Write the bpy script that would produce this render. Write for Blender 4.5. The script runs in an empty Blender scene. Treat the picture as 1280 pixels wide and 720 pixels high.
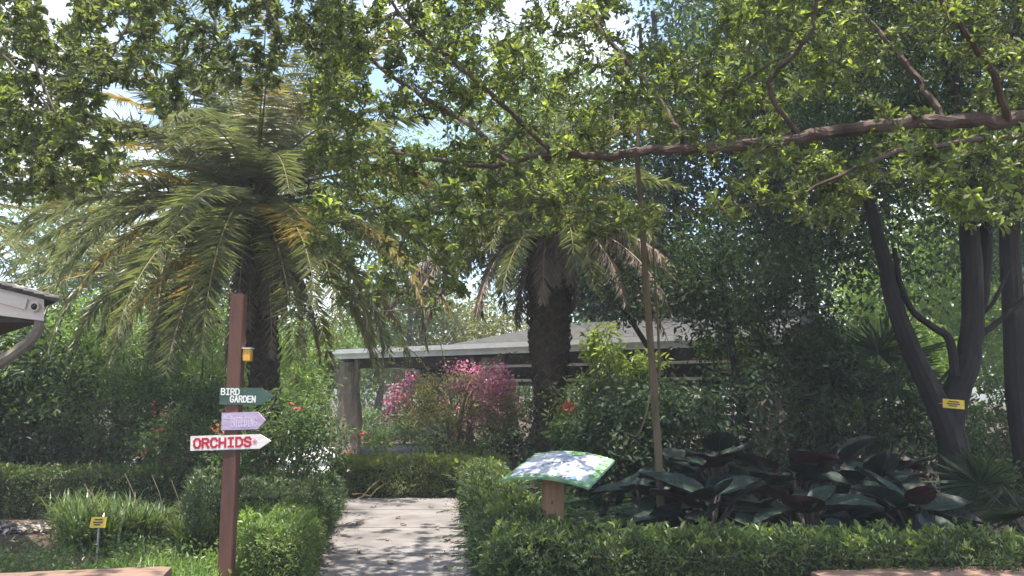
import bpy, bmesh, math, random
import numpy as np
from mathutils import Vector, Matrix

random.seed(11)
rng = np.random.default_rng(11)
SC = bpy.context.scene
COL = SC.collection
R = math.radians
UP = np.array([0., 0., 1.])

# ------------------------------------------------------------------ camera
F = 1005.0
EYE = 1.6
VEIL = .0022  # density of the air volume that stands in for lens glare
PITCH = math.atan(130 / F)
cam_d = bpy.data.cameras.new('camera')
cam = bpy.data.objects.new('camera', cam_d)
COL.objects.link(cam)
cam_d.sensor_width = 36
cam_d.lens = 36 * F / 1280
cam_d.clip_end = 1000
cam_d.clip_start = 0.05
cam.location = (0, 0, EYE)
cam.rotation_euler = (math.pi / 2 + PITCH, 0, 0)
SC.camera = cam


def W(px, py, Y):
    """point of the place seen at photo pixel (px, py) at distance Y down the garden"""
    u = (360 - py) / F
    cy = math.cos(PITCH) - u * math.sin(PITCH)
    k = Y / cy
    return np.array([(px - 640) / F * k, Y, EYE + (u * math.cos(PITCH) + math.sin(PITCH)) * k])


# ------------------------------------------------------------------ materials
def mat_new(name):
    m = bpy.data.materials.new(name)
    m.use_nodes = True
    nt = m.node_tree
    nt.nodes.clear()
    out = nt.nodes.new('ShaderNodeOutputMaterial')
    return m, nt, out


def ramp(nt, stops):
    n = nt.nodes.new('ShaderNodeValToRGB')
    e = n.color_ramp.elements
    while len(e) < len(stops):
        e.new(0.5)
    for el, (p, c) in zip(e, stops):
        el.position = p
        el.color = (c[0], c[1], c[2], 1)
    return n


def leaf_mat(name, stops, transl=0.4, rough=0.42, spec=0.45, tcol=None, desat=True):
    """leaf: colour varies leaf by leaf, light passes through the blade"""
    m, nt, out = mat_new(name)
    L = nt.links.new
    g = nt.nodes.new('ShaderNodeNewGeometry')
    stops = [tuple(.86 * a_ + .14 * (.3 * c[0] + .6 * c[1] + .1 * c[2]) for a_ in c) for c in stops] if desat else stops
    n = len(stops)
    r = ramp(nt, [(i / max(n - 1, 1), c) for i, c in enumerate(stops)])
    L(g.outputs['Random Per Island'], r.inputs[0])
    tc = nt.nodes.new('ShaderNodeTexCoord')
    nz = nt.nodes.new('ShaderNodeTexNoise')
    nz.inputs['Scale'].default_value = 1.7
    nz.inputs['Detail'].default_value = 2
    L(tc.outputs['Object'], nz.inputs['Vector'])
    hs = nt.nodes.new('ShaderNodeHueSaturation')
    mr = nt.nodes.new('ShaderNodeMapRange')
    mr.inputs[1].default_value = 0.3
    mr.inputs[2].default_value = 0.7
    mr.inputs[3].default_value = 0.7
    mr.inputs[4].default_value = 1.3
    L(nz.outputs['Fac'], mr.inputs[0])
    L(mr.outputs[0], hs.inputs['Value'])
    L(r.outputs[0], hs.inputs['Color'])
    p = nt.nodes.new('ShaderNodeBsdfPrincipled')
    p.inputs['Roughness'].default_value = rough
    p.inputs['Specular IOR Level'].default_value = spec
    L(hs.outputs[0], p.inputs['Base Color'])
    t = nt.nodes.new('ShaderNodeBsdfTranslucent')
    mx = nt.nodes.new('ShaderNodeMix')
    mx.data_type = 'RGBA'
    mx.blend_type = 'MULTIPLY'
    mx.inputs[0].default_value = 1
    L(hs.outputs[0], mx.inputs[6])
    tcol = tcol or (2.3, 2.3, 1.0)
    mx.inputs[7].default_value = (*tcol, 1)
    L(mx.outputs[2], t.inputs['Color'])
    ms = nt.nodes.new('ShaderNodeMixShader')
    ms.inputs[0].default_value = transl
    L(p.outputs[0], ms.inputs[1])
    L(t.outputs[0], ms.inputs[2])
    L(ms.outputs[0], out.inputs[0])
    return m


def surf_mat(name, c1, c2, scale=6, stretch=(1, 1, 1), rough=0.8, bump=0.3, bscale=40, spec=0.3, c3=None, dist=0.01, detail=6):
    m, nt, out = mat_new(name)
    L = nt.links.new
    tc = nt.nodes.new('ShaderNodeTexCoord')
    mp = nt.nodes.new('ShaderNodeMapping')
    mp.inputs['Scale'].default_value = stretch
    L(tc.outputs['Object'], mp.inputs[0])
    nz = nt.nodes.new('ShaderNodeTexNoise')
    nz.inputs['Scale'].default_value = scale
    nz.inputs['Detail'].default_value = detail
    nz.inputs['Roughness'].default_value = 0.62
    L(mp.outputs[0], nz.inputs['Vector'])
    st = [(0.32, c1), (0.68, c2)] if c3 is None else [(0.3, c1), (0.52, c2), (0.72, c3)]
    r = ramp(nt, st)
    L(nz.outputs['Fac'], r.inputs[0])
    p = nt.nodes.new('ShaderNodeBsdfPrincipled')
    p.inputs['Roughness'].default_value = rough
    p.inputs['Specular IOR Level'].default_value = spec
    L(r.outputs[0], p.inputs['Base Color'])
    if bump:
        n2 = nt.nodes.new('ShaderNodeTexNoise')
        n2.inputs['Scale'].default_value = bscale
        n2.inputs['Detail'].default_value = 5
        L(mp.outputs[0], n2.inputs['Vector'])
        b = nt.nodes.new('ShaderNodeBump')
        b.inputs['Strength'].default_value = bump
        b.inputs['Distance'].default_value = dist
        L(n2.outputs['Fac'], b.inputs['Height'])
        L(b.outputs[0], p.inputs['Normal'])
    L(p.outputs[0], out.inputs[0])
    return m


M = {}
# overhanging broadleaf tree
M['over'] = leaf_mat('overhang_leaf', [(.05, .072, .028), (.075, .105, .036), (.10, .135, .042), (.13, .16, .055), (.065, .09, .036)], .5, .4, .5, (2.1, 2.1, 1.05))
M['over2'] = leaf_mat('overhang_leaf_small', [(.065, .088, .032), (.09, .118, .042), (.12, .145, .055), (.078, .105, .042)], .5, .4, .5, (2.1, 2.1, 1.05))
M['young_lit'] = leaf_mat('young_lit_leaf', [(.13, .19, .035), (.17, .23, .045), (.21, .25, .055)], .5)  # lighter leaf, in the crowns its colour stands for sunlit leaves
M['bright'] = leaf_mat('bright_leaf', [(.09, .17, .03), (.12, .2, .035), (.16, .24, .05)], .42)
M['mid'] = leaf_mat('mid_leaf', [(.055, .10, .032), (.075, .13, .04), (.10, .155, .048), (.065, .115, .04)], .4)
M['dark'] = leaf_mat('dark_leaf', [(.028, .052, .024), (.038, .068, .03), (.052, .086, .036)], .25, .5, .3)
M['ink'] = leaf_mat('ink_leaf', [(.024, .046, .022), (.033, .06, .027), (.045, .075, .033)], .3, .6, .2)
M['hedge'] = leaf_mat('hedge_leaf', [(.06, .10, .027), (.10, .15, .038), (.14, .19, .05), (.08, .12, .035)], .38)
M['hedge_pale'] = leaf_mat('pale_hedge_leaf', [(.10, .135, .05), (.15, .185, .07), (.19, .215, .09), (.12, .155, .06)], .4)  # paler copy, making up in colour for sun the palms block
M['hedge_dark'] = leaf_mat('hedge_dark_leaf', [(.038, .066, .025), (.055, .09, .032), (.08, .12, .042)], .3)  # darker copy of the hedge leaf, shade put into its colour
M['bloom_leaf'] = leaf_mat('bougainvillea_leaf', [(.09, .12, .035), (.13, .16, .05), (.17, .17, .06), (.2, .16, .09)], .4)
M['olive'] = leaf_mat('olive_leaf', [(.09, .11, .03), (.14, .14, .04), (.18, .16, .05), (.08, .12, .03)], .4)
M['palm'] = leaf_mat('palm_leaflet', [(.11, .14, .08), (.15, .18, .10), (.19, .205, .10), (.17, .20, .08)], .38, .38, .6, (2.0, 2.0, .9))
M['palm_yellow'] = leaf_mat('palm_yellow_leaflet', [(.26, .23, .07), (.36, .29, .08), (.36, .24, .05), (.22, .22, .08)], .45, .4, .5, (1.5, 1.3, .6))
M['palm_dead'] = leaf_mat('palm_dead_leaflet', [(.17, .13, .10), (.27, .215, .17), (.13, .095, .075)], .2, .55, .35, (1.3, 1.1, .8))
M['fern'] = leaf_mat('fern_leaflet', [(.035, .075, .03), (.05, .10, .04), (.07, .125, .05)], .35)
M['strap'] = leaf_mat('strap_leaf', [(.04, .08, .02), (.06, .11, .03), (.10, .15, .035), (.13, .16, .04)], .3, .35)
M['grass'] = leaf_mat('grass_blade', [(.05, .09, .025), (.07, .12, .03), (.10, .13, .045)], .35)
M['pink'] = leaf_mat('pink_bract', [(.6, .08, .26), (.66, .16, .38), (.66, .28, .42), (.6, .38, .38)], .4, .6, .2, (1.1, 1, 1))
M['red'] = leaf_mat('red_petal', [(.5, .07, .05), (.6, .14, .08), (.55, .05, .06)], .3, .6, .2, (1.1, 1, 1))
M['pale_petal'] = leaf_mat('pale_petal', [(.6, .5, .45), (.65, .6, .5), (.6, .35, .3)], .3, .6, .2, (1.1, 1, 1))
M['litter'] = leaf_mat('dry_leaf', [(.09, .055, .03), (.16, .10, .06), (.24, .17, .11), (.07, .04, .025)], .05, .7, .3, (1, 1, 1))
M['litter_pale'] = leaf_mat('pale_dry_leaf', [(.25, .2, .17), (.4, .36, .33), (.15, .11, .09), (.5, .46, .43)], .05, .7, .3, (1, 1, 1))
M['straw'] = leaf_mat('straw_stalk', [(.42, .3, .12), (.5, .36, .16)], .1, .6, .3, (1, 1, 1))
M['ear_top'] = surf_mat('big_leaf_upper', (.010, .021, .016), (.021, .036, .027), 5, (1, 1, 1), .5, .3, 14, .22)
M['ear_under'] = surf_mat('big_leaf_underside', (.045, .012, .017), (.075, .02, .026), 4, (1, 1, 1), .5, .2, 14, .35)
M['ear_back'] = surf_mat('big_leaf_back', (.022, .03, .028), (.04, .05, .046), 4, (1, 1, 1), .55, .2, 14, .25)
M['ear_vein'] = surf_mat('big_leaf_vein', (.045, .07, .05), (.065, .09, .065), 4, (1, 1, 1), .45, 0)
M['ear_stalk'] = surf_mat('big_leaf_stalk', (.06, .05, .045), (.09, .07, .06), 8, (1, 1, 1), .5, 0)
# wood and bark
M['bark_over'] = surf_mat('bark_brown_red', (.05, .034, .03), (.10, .07, .058), 5, (1, 1, 1), .85, .6, 24, .2, (.14, .105, .09))
M['bark_grey'] = surf_mat('bark_grey', (.07, .06, .05), (.14, .12, .10), 5, (1, 1, .35), .9, .6, 22, .2)
M['bark_dark'] = surf_mat('bark_dark', (.02, .017, .017), (.04, .033, .031), 5, (1, 1, .35), .9, .6, 22, .2)
M['bark_tan'] = surf_mat('bark_tan', (.10, .078, .052), (.18, .135, .085), 6, (1, 1, .3), .85, .4, 22, .2)
M['palm_bark'] = surf_mat('palm_bark', (.03, .022, .018), (.085, .06, .045), 9, (1, 1, 1), .9, .8, 26, .15)
M['palm_boot'] = surf_mat('palm_boot', (.07, .05, .038), (.15, .105, .08), 9, (1, 1, 1), .9, .6, 26, .15)
M['palm_smooth'] = surf_mat('palm_smooth_bark', (.16, .135, .105), (.26, .22, .17), 5, (1, 1, 5), .85, .4, 12, .2)
M['twig'] = surf_mat('twig', (.10, .075, .055), (.18, .14, .10), 8, (1, 1, 1), .85, 0)
M['rachis'] = surf_mat('palm_rachis', (.16, .15, .06), (.24, .2, .09), 5, (1, 1, 1), .6, 0)
M['rachis_dead'] = surf_mat('palm_rachis_dead', (.2, .15, .11), (.3, .23, .17), 5, (1, 1, 1), .7, 0)
M['post'] = surf_mat('post_brown_paint', (.075, .034, .026), (.12, .056, .042), 5, (1.5, 1.5, .25), .6, .35, 30, .35, (.095, .044, .033))
M['timber'] = surf_mat('timber_tan', (.14, .08, .045), (.26, .15, .085), 9, (1.6, 1.6, .12), .75, .5, 30, .25, (.2, .115, .062))
M['log'] = surf_mat('log_column', (.15, .125, .105), (.27, .23, .195), 6, (1.4, 1.4, .2), .9, .8, 20, .2)
M['bench'] = surf_mat('bench_wood', (.12, .07, .052), (.23, .15, .115), 7, (.25, 3, 3), .7, .4, 26, .3, (.17, .10, .075))
M['beam'] = surf_mat('beam_dark', (.05, .042, .038), (.09, .078, .068), 8, (1, 1, 1), .85, .3, 20, .2)
M['fascia'] = surf_mat('fascia_paint', (.62, .63, .64), (.78, .78, .78), 3, (1, 1, 1), .7, .15, 20, .3)
M['rail'] = surf_mat('rail_weathered', (.18, .165, .15), (.28, .26, .24), 5, (1, 1, 1), .8, .2, 20, .2)
M['cream'] = surf_mat('cream_paint', (.62, .53, .47), (.75, .66, .59), 4, (.4, 1, 3), .65, .2, 24, .3)
M['shingle'] = surf_mat('roof_shingle', (.045, .045, .046), (.095, .092, .09), 8, (1, 1, 1), .9, .5, 20, .2)
M['tile'] = surf_mat('roof_tile', (.5, .42, .37), (.66, .58, .52), 6, (1, 1, 1), .8, .3, 20, .2)
M['concrete'] = surf_mat('path_concrete', (.105, .096, .098), (.19, .175, .175), 1.6, (1, 1, 1), .9, .4, 70, .25, (.245, .228, .225), .004, 9)
M['joint'] = surf_mat('path_joint', (.1, .09, .08), (.14, .125, .11), 9, (1, 1, 1), .95, 0)
M['paving'] = surf_mat('grey_paving', (.3, .31, .33), (.42, .43, .45), 2, (1, 1, 1), .9, .3, 60, .25)
M['soil'] = surf_mat('mulch_soil', (.035, .025, .019), (.085, .062, .046), 3, (1, 1, 1), .95, .8, 60, .2, (.12, .09, .07), .02, 9)
M['core'] = surf_mat('hedge_core', (.028, .034, .016), (.05, .052, .028), 9, (1, 1, 1), .95, .6, 40, .1)
M['white'] = surf_mat('white_paint', (.72, .72, .70), (.8, .8, .78), 9, (1, 1, 1), .6, 0)
M['green_board'] = surf_mat('green_board', (.035, .075, .062), (.055, .105, .085), 7, (.5, 1, 3), .55, .2, 40, .4)
M['purple_board'] = surf_mat('purple_board', (.38, .29, .44), (.5, .4, .55), 7, (.5, 1, 3), .6, .2, 40, .35)
M['faint'] = surf_mat('faint_lettering', (.56, .49, .61), (.62, .56, .66), 7, (1, 1, 1), .6, 0)
M['white_board'] = surf_mat('white_board', (.66, .6, .58), (.78, .73, .71), 7, (.5, 1, 3), .6, .2, 40, .35)
M['red_paint'] = surf_mat('red_paint', (.38, .02, .035), (.5, .035, .055), 9, (1, 1, 1), .55, 0)
M['pink_paint'] = surf_mat('pink_paint', (.6, .28, .3), (.66, .36, .38), 9, (1, 1, 1), .55, 0)
M['yellow'] = surf_mat('yellow_plastic', (.62, .42, .03), (.72, .52, .06), 9, (1, 1, 1), .45, 0)
M['amber'] = surf_mat('amber_box', (.6, .3, .03), (.7, .42, .08), 9, (1, 1, 1), .45, 0)
M['ink_text'] = surf_mat('dark_print', (.05, .045, .03), (.09, .08, .05), 9, (1, 1, 1), .6, 0)
M['metal'] = surf_mat('stake_metal', (.3, .3, .28), (.42, .42, .4), 9, (1, 1, 1), .45, 0)
M['black'] = surf_mat('black_glass', (.012, .012, .014), (.02, .02, .022), 9, (1, 1, 1), .2, 0, 9, .5)
M['print_base'] = surf_mat('map_ground', (.36, .40, .50), (.46, .47, .55), 3.5, (1, 1, 1), .4, 0, 9, .5, (.40, .47, .48))
M['print_green'] = surf_mat('map_green', (.10, .24, .12), (.28, .42, .28), 14, (1, 1, 1), .4, 0, 9, .5)
M['print_leaf'] = surf_mat('map_leaf_green', (.12, .30, .07), (.22, .42, .10), 14, (1, 1, 1), .4, 0)
M['print_blue'] = surf_mat('map_blue', (.12, .2, .5), (.18, .28, .6), 14, (1, 1, 1), .4, 0)
M['print_lilac'] = surf_mat('map_lilac', (.32, .33, .50), (.38, .39, .54), 14, (1, 1, 1), .4, 0)
M['print_white'] = surf_mat('map_white', (.46, .47, .50), (.52, .53, .55), 14, (1, 1, 1), .4, 0)
M['dark_stone'] = surf_mat('dark_wall', (.05, .045, .045), (.09, .08, .075), 5, (1, 1, 1), .9, .4, 30, .2)

# ------------------------------------------------------------------ mesh building
def nrm(a):
    a = np.asarray(a, float)
    n = np.linalg.norm(a, axis=-1, keepdims=True)
    return a / np.maximum(n, 1e-9)


class MB:
    def __init__(self):
        self.v, self.q, self.t, self.n = [], [], [], 0

    def add(self, V, Q=None, T=None, mi=0):
        V = np.asarray(V, float).reshape(-1, 3)
        if Q is not None and len(Q):
            self.q.append((np.asarray(Q, np.int64).reshape(-1, 4) + self.n, mi))
        if T is not None and len(T):
            self.t.append((np.asarray(T, np.int64).reshape(-1, 3) + self.n, mi))
        self.v.append(V)
        self.n += len(V)

    def tube(self, P, rad, sides=6, mi=0, cap=True, wob=0.0):
        P = np.asarray(P, float)
        n = len(P)
        rad = np.broadcast_to(np.asarray(rad, float), (n,))
        T = np.gradient(P, axis=0)
        T = nrm(T)
        a = np.array([1., 0, 0]) if abs(T[0][0]) < .8 else np.array([0, 1., 0])
        u = nrm(np.cross(T[0], a))
        ang = np.arange(sides) / sides * 2 * math.pi
        V = np.empty((n, sides, 3))
        for i in range(n):
            u = u - T[i] * np.dot(u, T[i])
            u = u / max(np.linalg.norm(u), 1e-9)
            w = np.cross(T[i], u)
            rr = rad[i] * (1 + (wob * rng.standard_normal(sides) if wob else 0))
            V[i] = P[i] + np.outer(np.cos(ang) * rr, u) + np.outer(np.sin(ang) * rr, w)
        idx = np.arange(n * sides).reshape(n, sides)
        nx = np.roll(idx, -1, axis=1)
        Q = np.stack([idx[:-1], nx[:-1], nx[1:], idx[1:]], -1).reshape(-1, 4)
        V = V.reshape(-1, 3)
        Tt = None
        if cap:
            V = np.vstack([V, P[0], P[-1]])
            c0, c1 = n * sides, n * sides + 1
            Tt = np.vstack([np.stack([nx[0], idx[0], np.full(sides, c0)], -1), np.stack([idx[-1], nx[-1], np.full(sides, c1)], -1)])
        self.add(V, Q, Tt, mi)

    def leaves(self, P, D, N, L, Wd, tm, mi=0):
        P = np.asarray(P, float)
        if not len(P):
            return
        tv, tq, tt = tm
        D = nrm(D)
        S = nrm(np.cross(D, N))
        N2 = np.cross(S, D)
        m = len(P)
        L = np.broadcast_to(np.asarray(L, float), (m,))
        Wd = np.broadcast_to(np.asarray(Wd, float), (m,))
        k = len(tv)
        V = (P[:, None] + S[:, None] * (tv[None, :, 0:1] * Wd[:, None, None]) + D[:, None] * (tv[None, :, 1:2] * L[:, None, None])
             + N2[:, None] * (tv[None, :, 2:3] * L[:, None, None]))
        off = (np.arange(m) * k)[:, None, None]
        Q = (tq[None] + off).reshape(-1, 4) if tq is not None else None
        Tt = (tt[None] + off).reshape(-1, 3) if tt is not None else None
        self.add(V.reshape(-1, 3), Q, Tt, mi)

    def box(self, c, s, mi=0, rot=None, bev=0.0):
        c = np.asarray(c, float)
        h = np.asarray(s, float) / 2
        if bev <= 0:
            V = np.array([[x, y, z] for x in (-1, 1) for y in (-1, 1) for z in (-1, 1)], float) * h
            Q = [[0, 1, 3, 2], [4, 6, 7, 5], [0, 4, 5, 1], [2, 3, 7, 6], [0, 2, 6, 4], [1, 5, 7, 3]]
            T = None
        else:
            bm = bmesh.new()
            bmesh.ops.create_cube(bm, size=2)
            for v in bm.verts:
                v.co = Vector(np.array(v.co) * h)
            bmesh.ops.bevel(bm, geom=bm.edges[:], offset=bev, segments=2, affect='EDGES', profile=.5)
            bm.verts.index_update()
            V = np.array([v.co[:] for v in bm.verts])
            Q = [[v.index for v in f.verts] for f in bm.faces if len(f.verts) == 4]
            T = [[v.index for v in f.verts] for f in bm.faces if len(f.verts) == 3]
            bm.free()
        if rot is not None:
            V = V @ np.asarray(rot, float).T
        self.add(V + c, Q, T, mi)

    def prism(self, poly, z0, z1, mi=0, fr=None):
        """flat convex outline poly (n,2) raised from z0 to z1 along the frame's third axis"""
        n = len(poly)
        p = np.asarray(poly, float)
        V = np.vstack([np.column_stack([p, np.full(n, z0)]), np.column_stack([p, np.full(n, z1)]), [[*p.mean(0), z0]], [[*p.mean(0), z1]]])
        Q = [[i, (i + 1) % n, n + (i + 1) % n, n + i] for i in range(n)]
        T = [[(i + 1) % n, i, 2 * n] for i in range(n)] + [[n + i, n + (i + 1) % n, 2 * n + 1] for i in range(n)]
        if fr is not None:
            o, ax, ay, az = fr
            V = np.asarray(o) + V[:, 0:1] * ax + V[:, 1:2] * ay + V[:, 2:3] * az
        self.add(V, Q, T, mi)

    def mesh(self, name, mats, smooth=False):
        me = bpy.data.meshes.new(name)
        V = np.concatenate(self.v)
        q = np.concatenate([a for a, _ in self.q]) if self.q else np.zeros((0, 4), np.int64)
        t = np.concatenate([a for a, _ in self.t]) if self.t else np.zeros((0, 3), np.int64)
        mi = np.concatenate([np.full(len(a), m) for a, m in self.q] + [np.full(len(a), m) for a, m in self.t])
        me.vertices.add(len(V))
        me.vertices.foreach_set('co', V.astype(np.float32).ravel())
        loops = np.concatenate([q.ravel(), t.ravel()]).astype(np.int32)
        me.loops.add(len(loops))
        me.loops.foreach_set('vertex_index', loops)
        nf = len(q) + len(t)
        me.polygons.add(nf)
        starts = np.concatenate([np.arange(len(q)) * 4, len(q) * 4 + np.arange(len(t)) * 3]).astype(np.int32)
        me.polygons.foreach_set('loop_start', starts)
        for m in (mats if isinstance(mats, (list, tuple)) else [mats]):
            me.materials.append(m)
        me.polygons.foreach_set('material_index', mi.astype(np.int32))
        me.polygons.foreach_set('use_smooth', np.full(nf, smooth))
        me.update(calc_edges=True)
        return me

    def obj(self, name, mats, parent=None, smooth=False, origin=None):
        if origin is not None:
            o_ = np.asarray(origin, float)
            self.v = [v - o_ for v in self.v]
        o = bpy.data.objects.new(name, self.mesh(name, mats, smooth))
        COL.objects.link(o)
        if parent is not None:
            o.parent = parent
        if origin is not None:
            o.location = origin
        return o


def tag(o, label=None, cat=None, group=None, kind=None):
    if label:
        o['label'] = label
    if cat:
        o['category'] = cat
    if group:
        o['group'] = group
    if kind:
        o['kind'] = kind
    return o


def thing(name, label, cat, loc=(0, 0, 0), rz=0, group=None):
    o = bpy.data.objects.new(name, None)
    o.empty_display_size = .2
    COL.objects.link(o)
    o.location = tuple(float(a) for a in loc)
    o.rotation_euler = (0, 0, rz)
    return tag(o, label, cat, group)


def dup(root, loc, rz=0, sc=1, label=None, group=None):
    r = root.copy()
    COL.objects.link(r)
    r.location = tuple(float(a) for a in loc)
    r.rotation_euler = (0, 0, rz)
    r.scale = (sc, sc, sc)
    if label:
        r['label'] = label
    if group:
        r['group'] = group
    for ch in list(root.children):
        c = ch.copy()
        COL.objects.link(c)
        c.parent = r
        for g in ch.children:
            d = g.copy()
            COL.objects.link(d)
            d.parent = c
    return r


# leaf templates: (side, along, normal)
T_RH = (np.array([[0, 0, 0], [.5, .42, .07], [0, 1, -.04], [-.5, .42, .07]]), None, np.array([[0, 1, 2], [0, 2, 3]]))
T_OV = (np.array([[0, 0, 0], [.36, .25, .07], [.46, .62, .05], [0, 1, -.12], [-.46, .62, .05], [-.36, .25, .07]]),
        np.array([[0, 1, 2, 3], [3, 4, 5, 0]]), None)
T_OB = (np.array([[0, 0, 0], [.14, .2, .02], [.47, .62, .09], [.36, .88, .04], [0, 1, -.08], [-.36, .88, .04], [-.47, .62, .09], [-.14, .2, .02], [0, .6, 0]]),
        np.array([[0, 1, 2, 8], [8, 2, 3, 4], [8, 4, 5, 6], [0, 8, 6, 7]]), None)
T_LN = (np.array([[0, 0, 0], [.5, .3, .04], [0, 1, -.1], [-.5, .3, .04]]), None, np.array([[0, 1, 2], [0, 2, 3]]))


def rvec(n):
    return nrm(rng.standard_normal((n, 3)))


def smooth_path(pts, n=24):
    """Catmull-Rom through pts"""
    P = np.asarray(pts, float)
    Q = np.vstack([2 * P[0] - P[1], P, 2 * P[-1] - P[-2]])
    seg = len(P) - 1
    out = []
    for s in np.linspace(0, seg - 1e-6, n):
        i = int(s)
        t = s - i
        p0, p1, p2, p3 = Q[i], Q[i + 1], Q[i + 2], Q[i + 3]
        out.append(.5 * ((2 * p1) + (p2 - p0) * t + (2 * p0 - 5 * p1 + 4 * p2 - p3) * t ** 2 + (3 * p1 - p0 - 3 * p2 + p3) * t ** 3))
    return np.array(out)


def limb(mb, pts, r0, r1, n=20, sides=8, mi=0, wob=.04, power=1.0, bumps=0.0):
    P = smooth_path(pts, n)
    if bumps:
        P[1:-1] += rng.standard_normal((n - 2, 3)) * bumps
    t = np.linspace(0, 1, n)
    rad = r0 + (r1 - r0) * t ** power
    mb.tube(P, rad, sides, mi, True, wob)
    return P, rad


def grow(mb, nodes, rads, targets, r_end=.003, k=.011, mi=0, sides=4, sag=.12, jit=.12):
    """twigs from the limbs to every target, each from the nearest wood already there; returns the paths (T,6,3)"""
    nodes = np.asarray(nodes, float)
    rads = np.asarray(rads, float)
    T = np.asarray(targets, float)
    d0 = np.array([np.min(np.sum((nodes - t) ** 2, 1)) for t in T])
    order = np.argsort(d0)
    cap = len(nodes) + 5 * len(T)
    A = np.empty((cap, 3))
    Rr = np.empty(cap)
    A[:len(nodes)] = nodes
    Rr[:len(nodes)] = rads
    n = len(nodes)
    paths = np.empty((len(T), 6, 3))
    u = np.linspace(0, 1, 6)[:, None]
    for j, ti in enumerate(order):
        t = T[ti]
        i = int(np.argmin(np.sum((A[:n] - t) ** 2, 1)))
        p0 = A[i]
        dist = np.linalg.norm(t - p0) + 1e-6
        bend = rng.standard_normal(3) * jit * dist + np.array([0, 0, sag * dist])
        P = p0 + (t - p0) * u + bend * (4 * u * (1 - u))
        P[1:-1] += rng.standard_normal((4, 3)) * .025 * dist
        r0 = min(Rr[i] * .62, r_end + k * dist)
        rr = np.linspace(max(r0, r_end), r_end, 6)
        mb.tube(P, rr, sides, mi, False)
        A[n:n + 5] = P[1:]
        Rr[n:n + 5] = rr[1:]
        n += 5
        paths[j] = P
    return paths


def on_paths(paths, m, lo=.25, hi=1.0):
    """m random points (and tangents) on every path"""
    T = len(paths)
    s = rng.uniform(lo, hi, (T, m)) * 4.999
    i = s.astype(int)
    f = (s - i)[..., None]
    ar = np.arange(T)[:, None]
    P = paths[ar, i] * (1 - f) + paths[ar, i + 1] * f
    D = nrm(paths[ar, i + 1] - paths[ar, i])
    return P.reshape(-1, 3), D.reshape(-1, 3)


def rosettes(mb, C, A, m, L, ratio=.4, tm=T_OB, mi=0, droop=.25, spread=(.5, 1.3)):
    """whorls of m leaves round the axis A at each point C"""
    n = len(C)
    A = nrm(A)
    h = nrm(np.cross(A, rvec(n)))
    g = np.cross(A, h)
    th = (np.arange(m)[None] / m + rng.uniform(0, 1, (n, 1))) * 2 * math.pi + rng.normal(0, .25, (n, m))
    tilt = rng.uniform(*spread, (n, m))
    rad = np.cos(th)[..., None] * h[:, None] + np.sin(th)[..., None] * g[:, None]
    D = A[:, None] * np.cos(tilt)[..., None] + rad * np.sin(tilt)[..., None]
    D = D + np.array([0, 0, -1.]) * droop * rng.uniform(.2, 1.4, (n, m, 1))
    N = A[:, None] * np.sin(tilt)[..., None] - rad * np.cos(tilt)[..., None] + rng.standard_normal((n, m, 3)) * .3
    P = C[:, None] + rng.standard_normal((n, m, 3)) * .012
    Ls = L * rng.uniform(.65, 1.2, (n, m)) * rng.uniform(.6, 1.5, (n, 1))
    keep = rng.uniform(size=(n, m)) < .88
    mb.leaves(P[keep], D[keep], N[keep], Ls[keep], Ls[keep] * ratio * rng.uniform(.85, 1.15, keep.sum()), tm, mi)


def cloud(mb, C, n, cs, L, ratio=.45, tm=T_RH, mi=0, flat=.7, droop=.3, up=.8):
    """n leaves round each centre C"""
    C = np.asarray(C, float)
    k = len(C)
    cs = np.broadcast_to(np.asarray(cs, float), (k,))
    off = rng.standard_normal((k, n, 3)) * cs[:, None, None] * np.array([1, 1, flat])
    P = (C[:, None] + off).reshape(-1, 3)
    D = nrm(off).reshape(-1, 3) * .7 + rvec(len(P)) + np.array([0, 0, -droop])
    N = rvec(len(P)) * .8 + np.array([0, 0, up])
    Ls = L * rng.uniform(.6, 1.3, len(P))
    mb.leaves(P, D, N, Ls, Ls * ratio, tm, mi)


def in_ellipsoid(c, r, n, shell=.45):
    d = rvec(n)
    rad = rng.uniform(shell ** 3, 1, (n, 1)) ** (1 / 3)
    return np.asarray(c) + d * rad * np.asarray(r)


# ------------------------------------------------------------------ setting: ground, paving, path
g = MB()
g.add([[-120, -40, 0], [120, -40, 0], [120, 160, 0], [-120, 160, 0]], [[0, 1, 2, 3]])
tag(g.obj('ground', M['soil']), kind='structure')


def path_left(Y):
    return np.interp(Y, [0, 3, 7, 12.35], [-.75, -1.1, -1.66, -2.62])


def path_right(Y):
    return np.interp(Y, [0, 3, 7, 12.35], [.55, .2, -.285, -.83])


pm = MB()
ys = [-1, .6, 2.1, 3.6, 5.1, 6.6, 8.15, 9.7, 11.15, 12.35]
for a, b in zip(ys[:-1], ys[1:]):
    b2 = b - .03
    V = [[path_left(a), a, .0], [path_right(a), a, .0], [path_right(b2), b2, .0], [path_left(b2), b2, .0]]
    V = V + [[x, y, .03] for x, y, z in V]
    pm.add(V, [[4, 5, 6, 7], [0, 1, 5, 4], [1, 2, 6, 5], [2, 3, 7, 6], [3, 0, 4, 7]])
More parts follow.
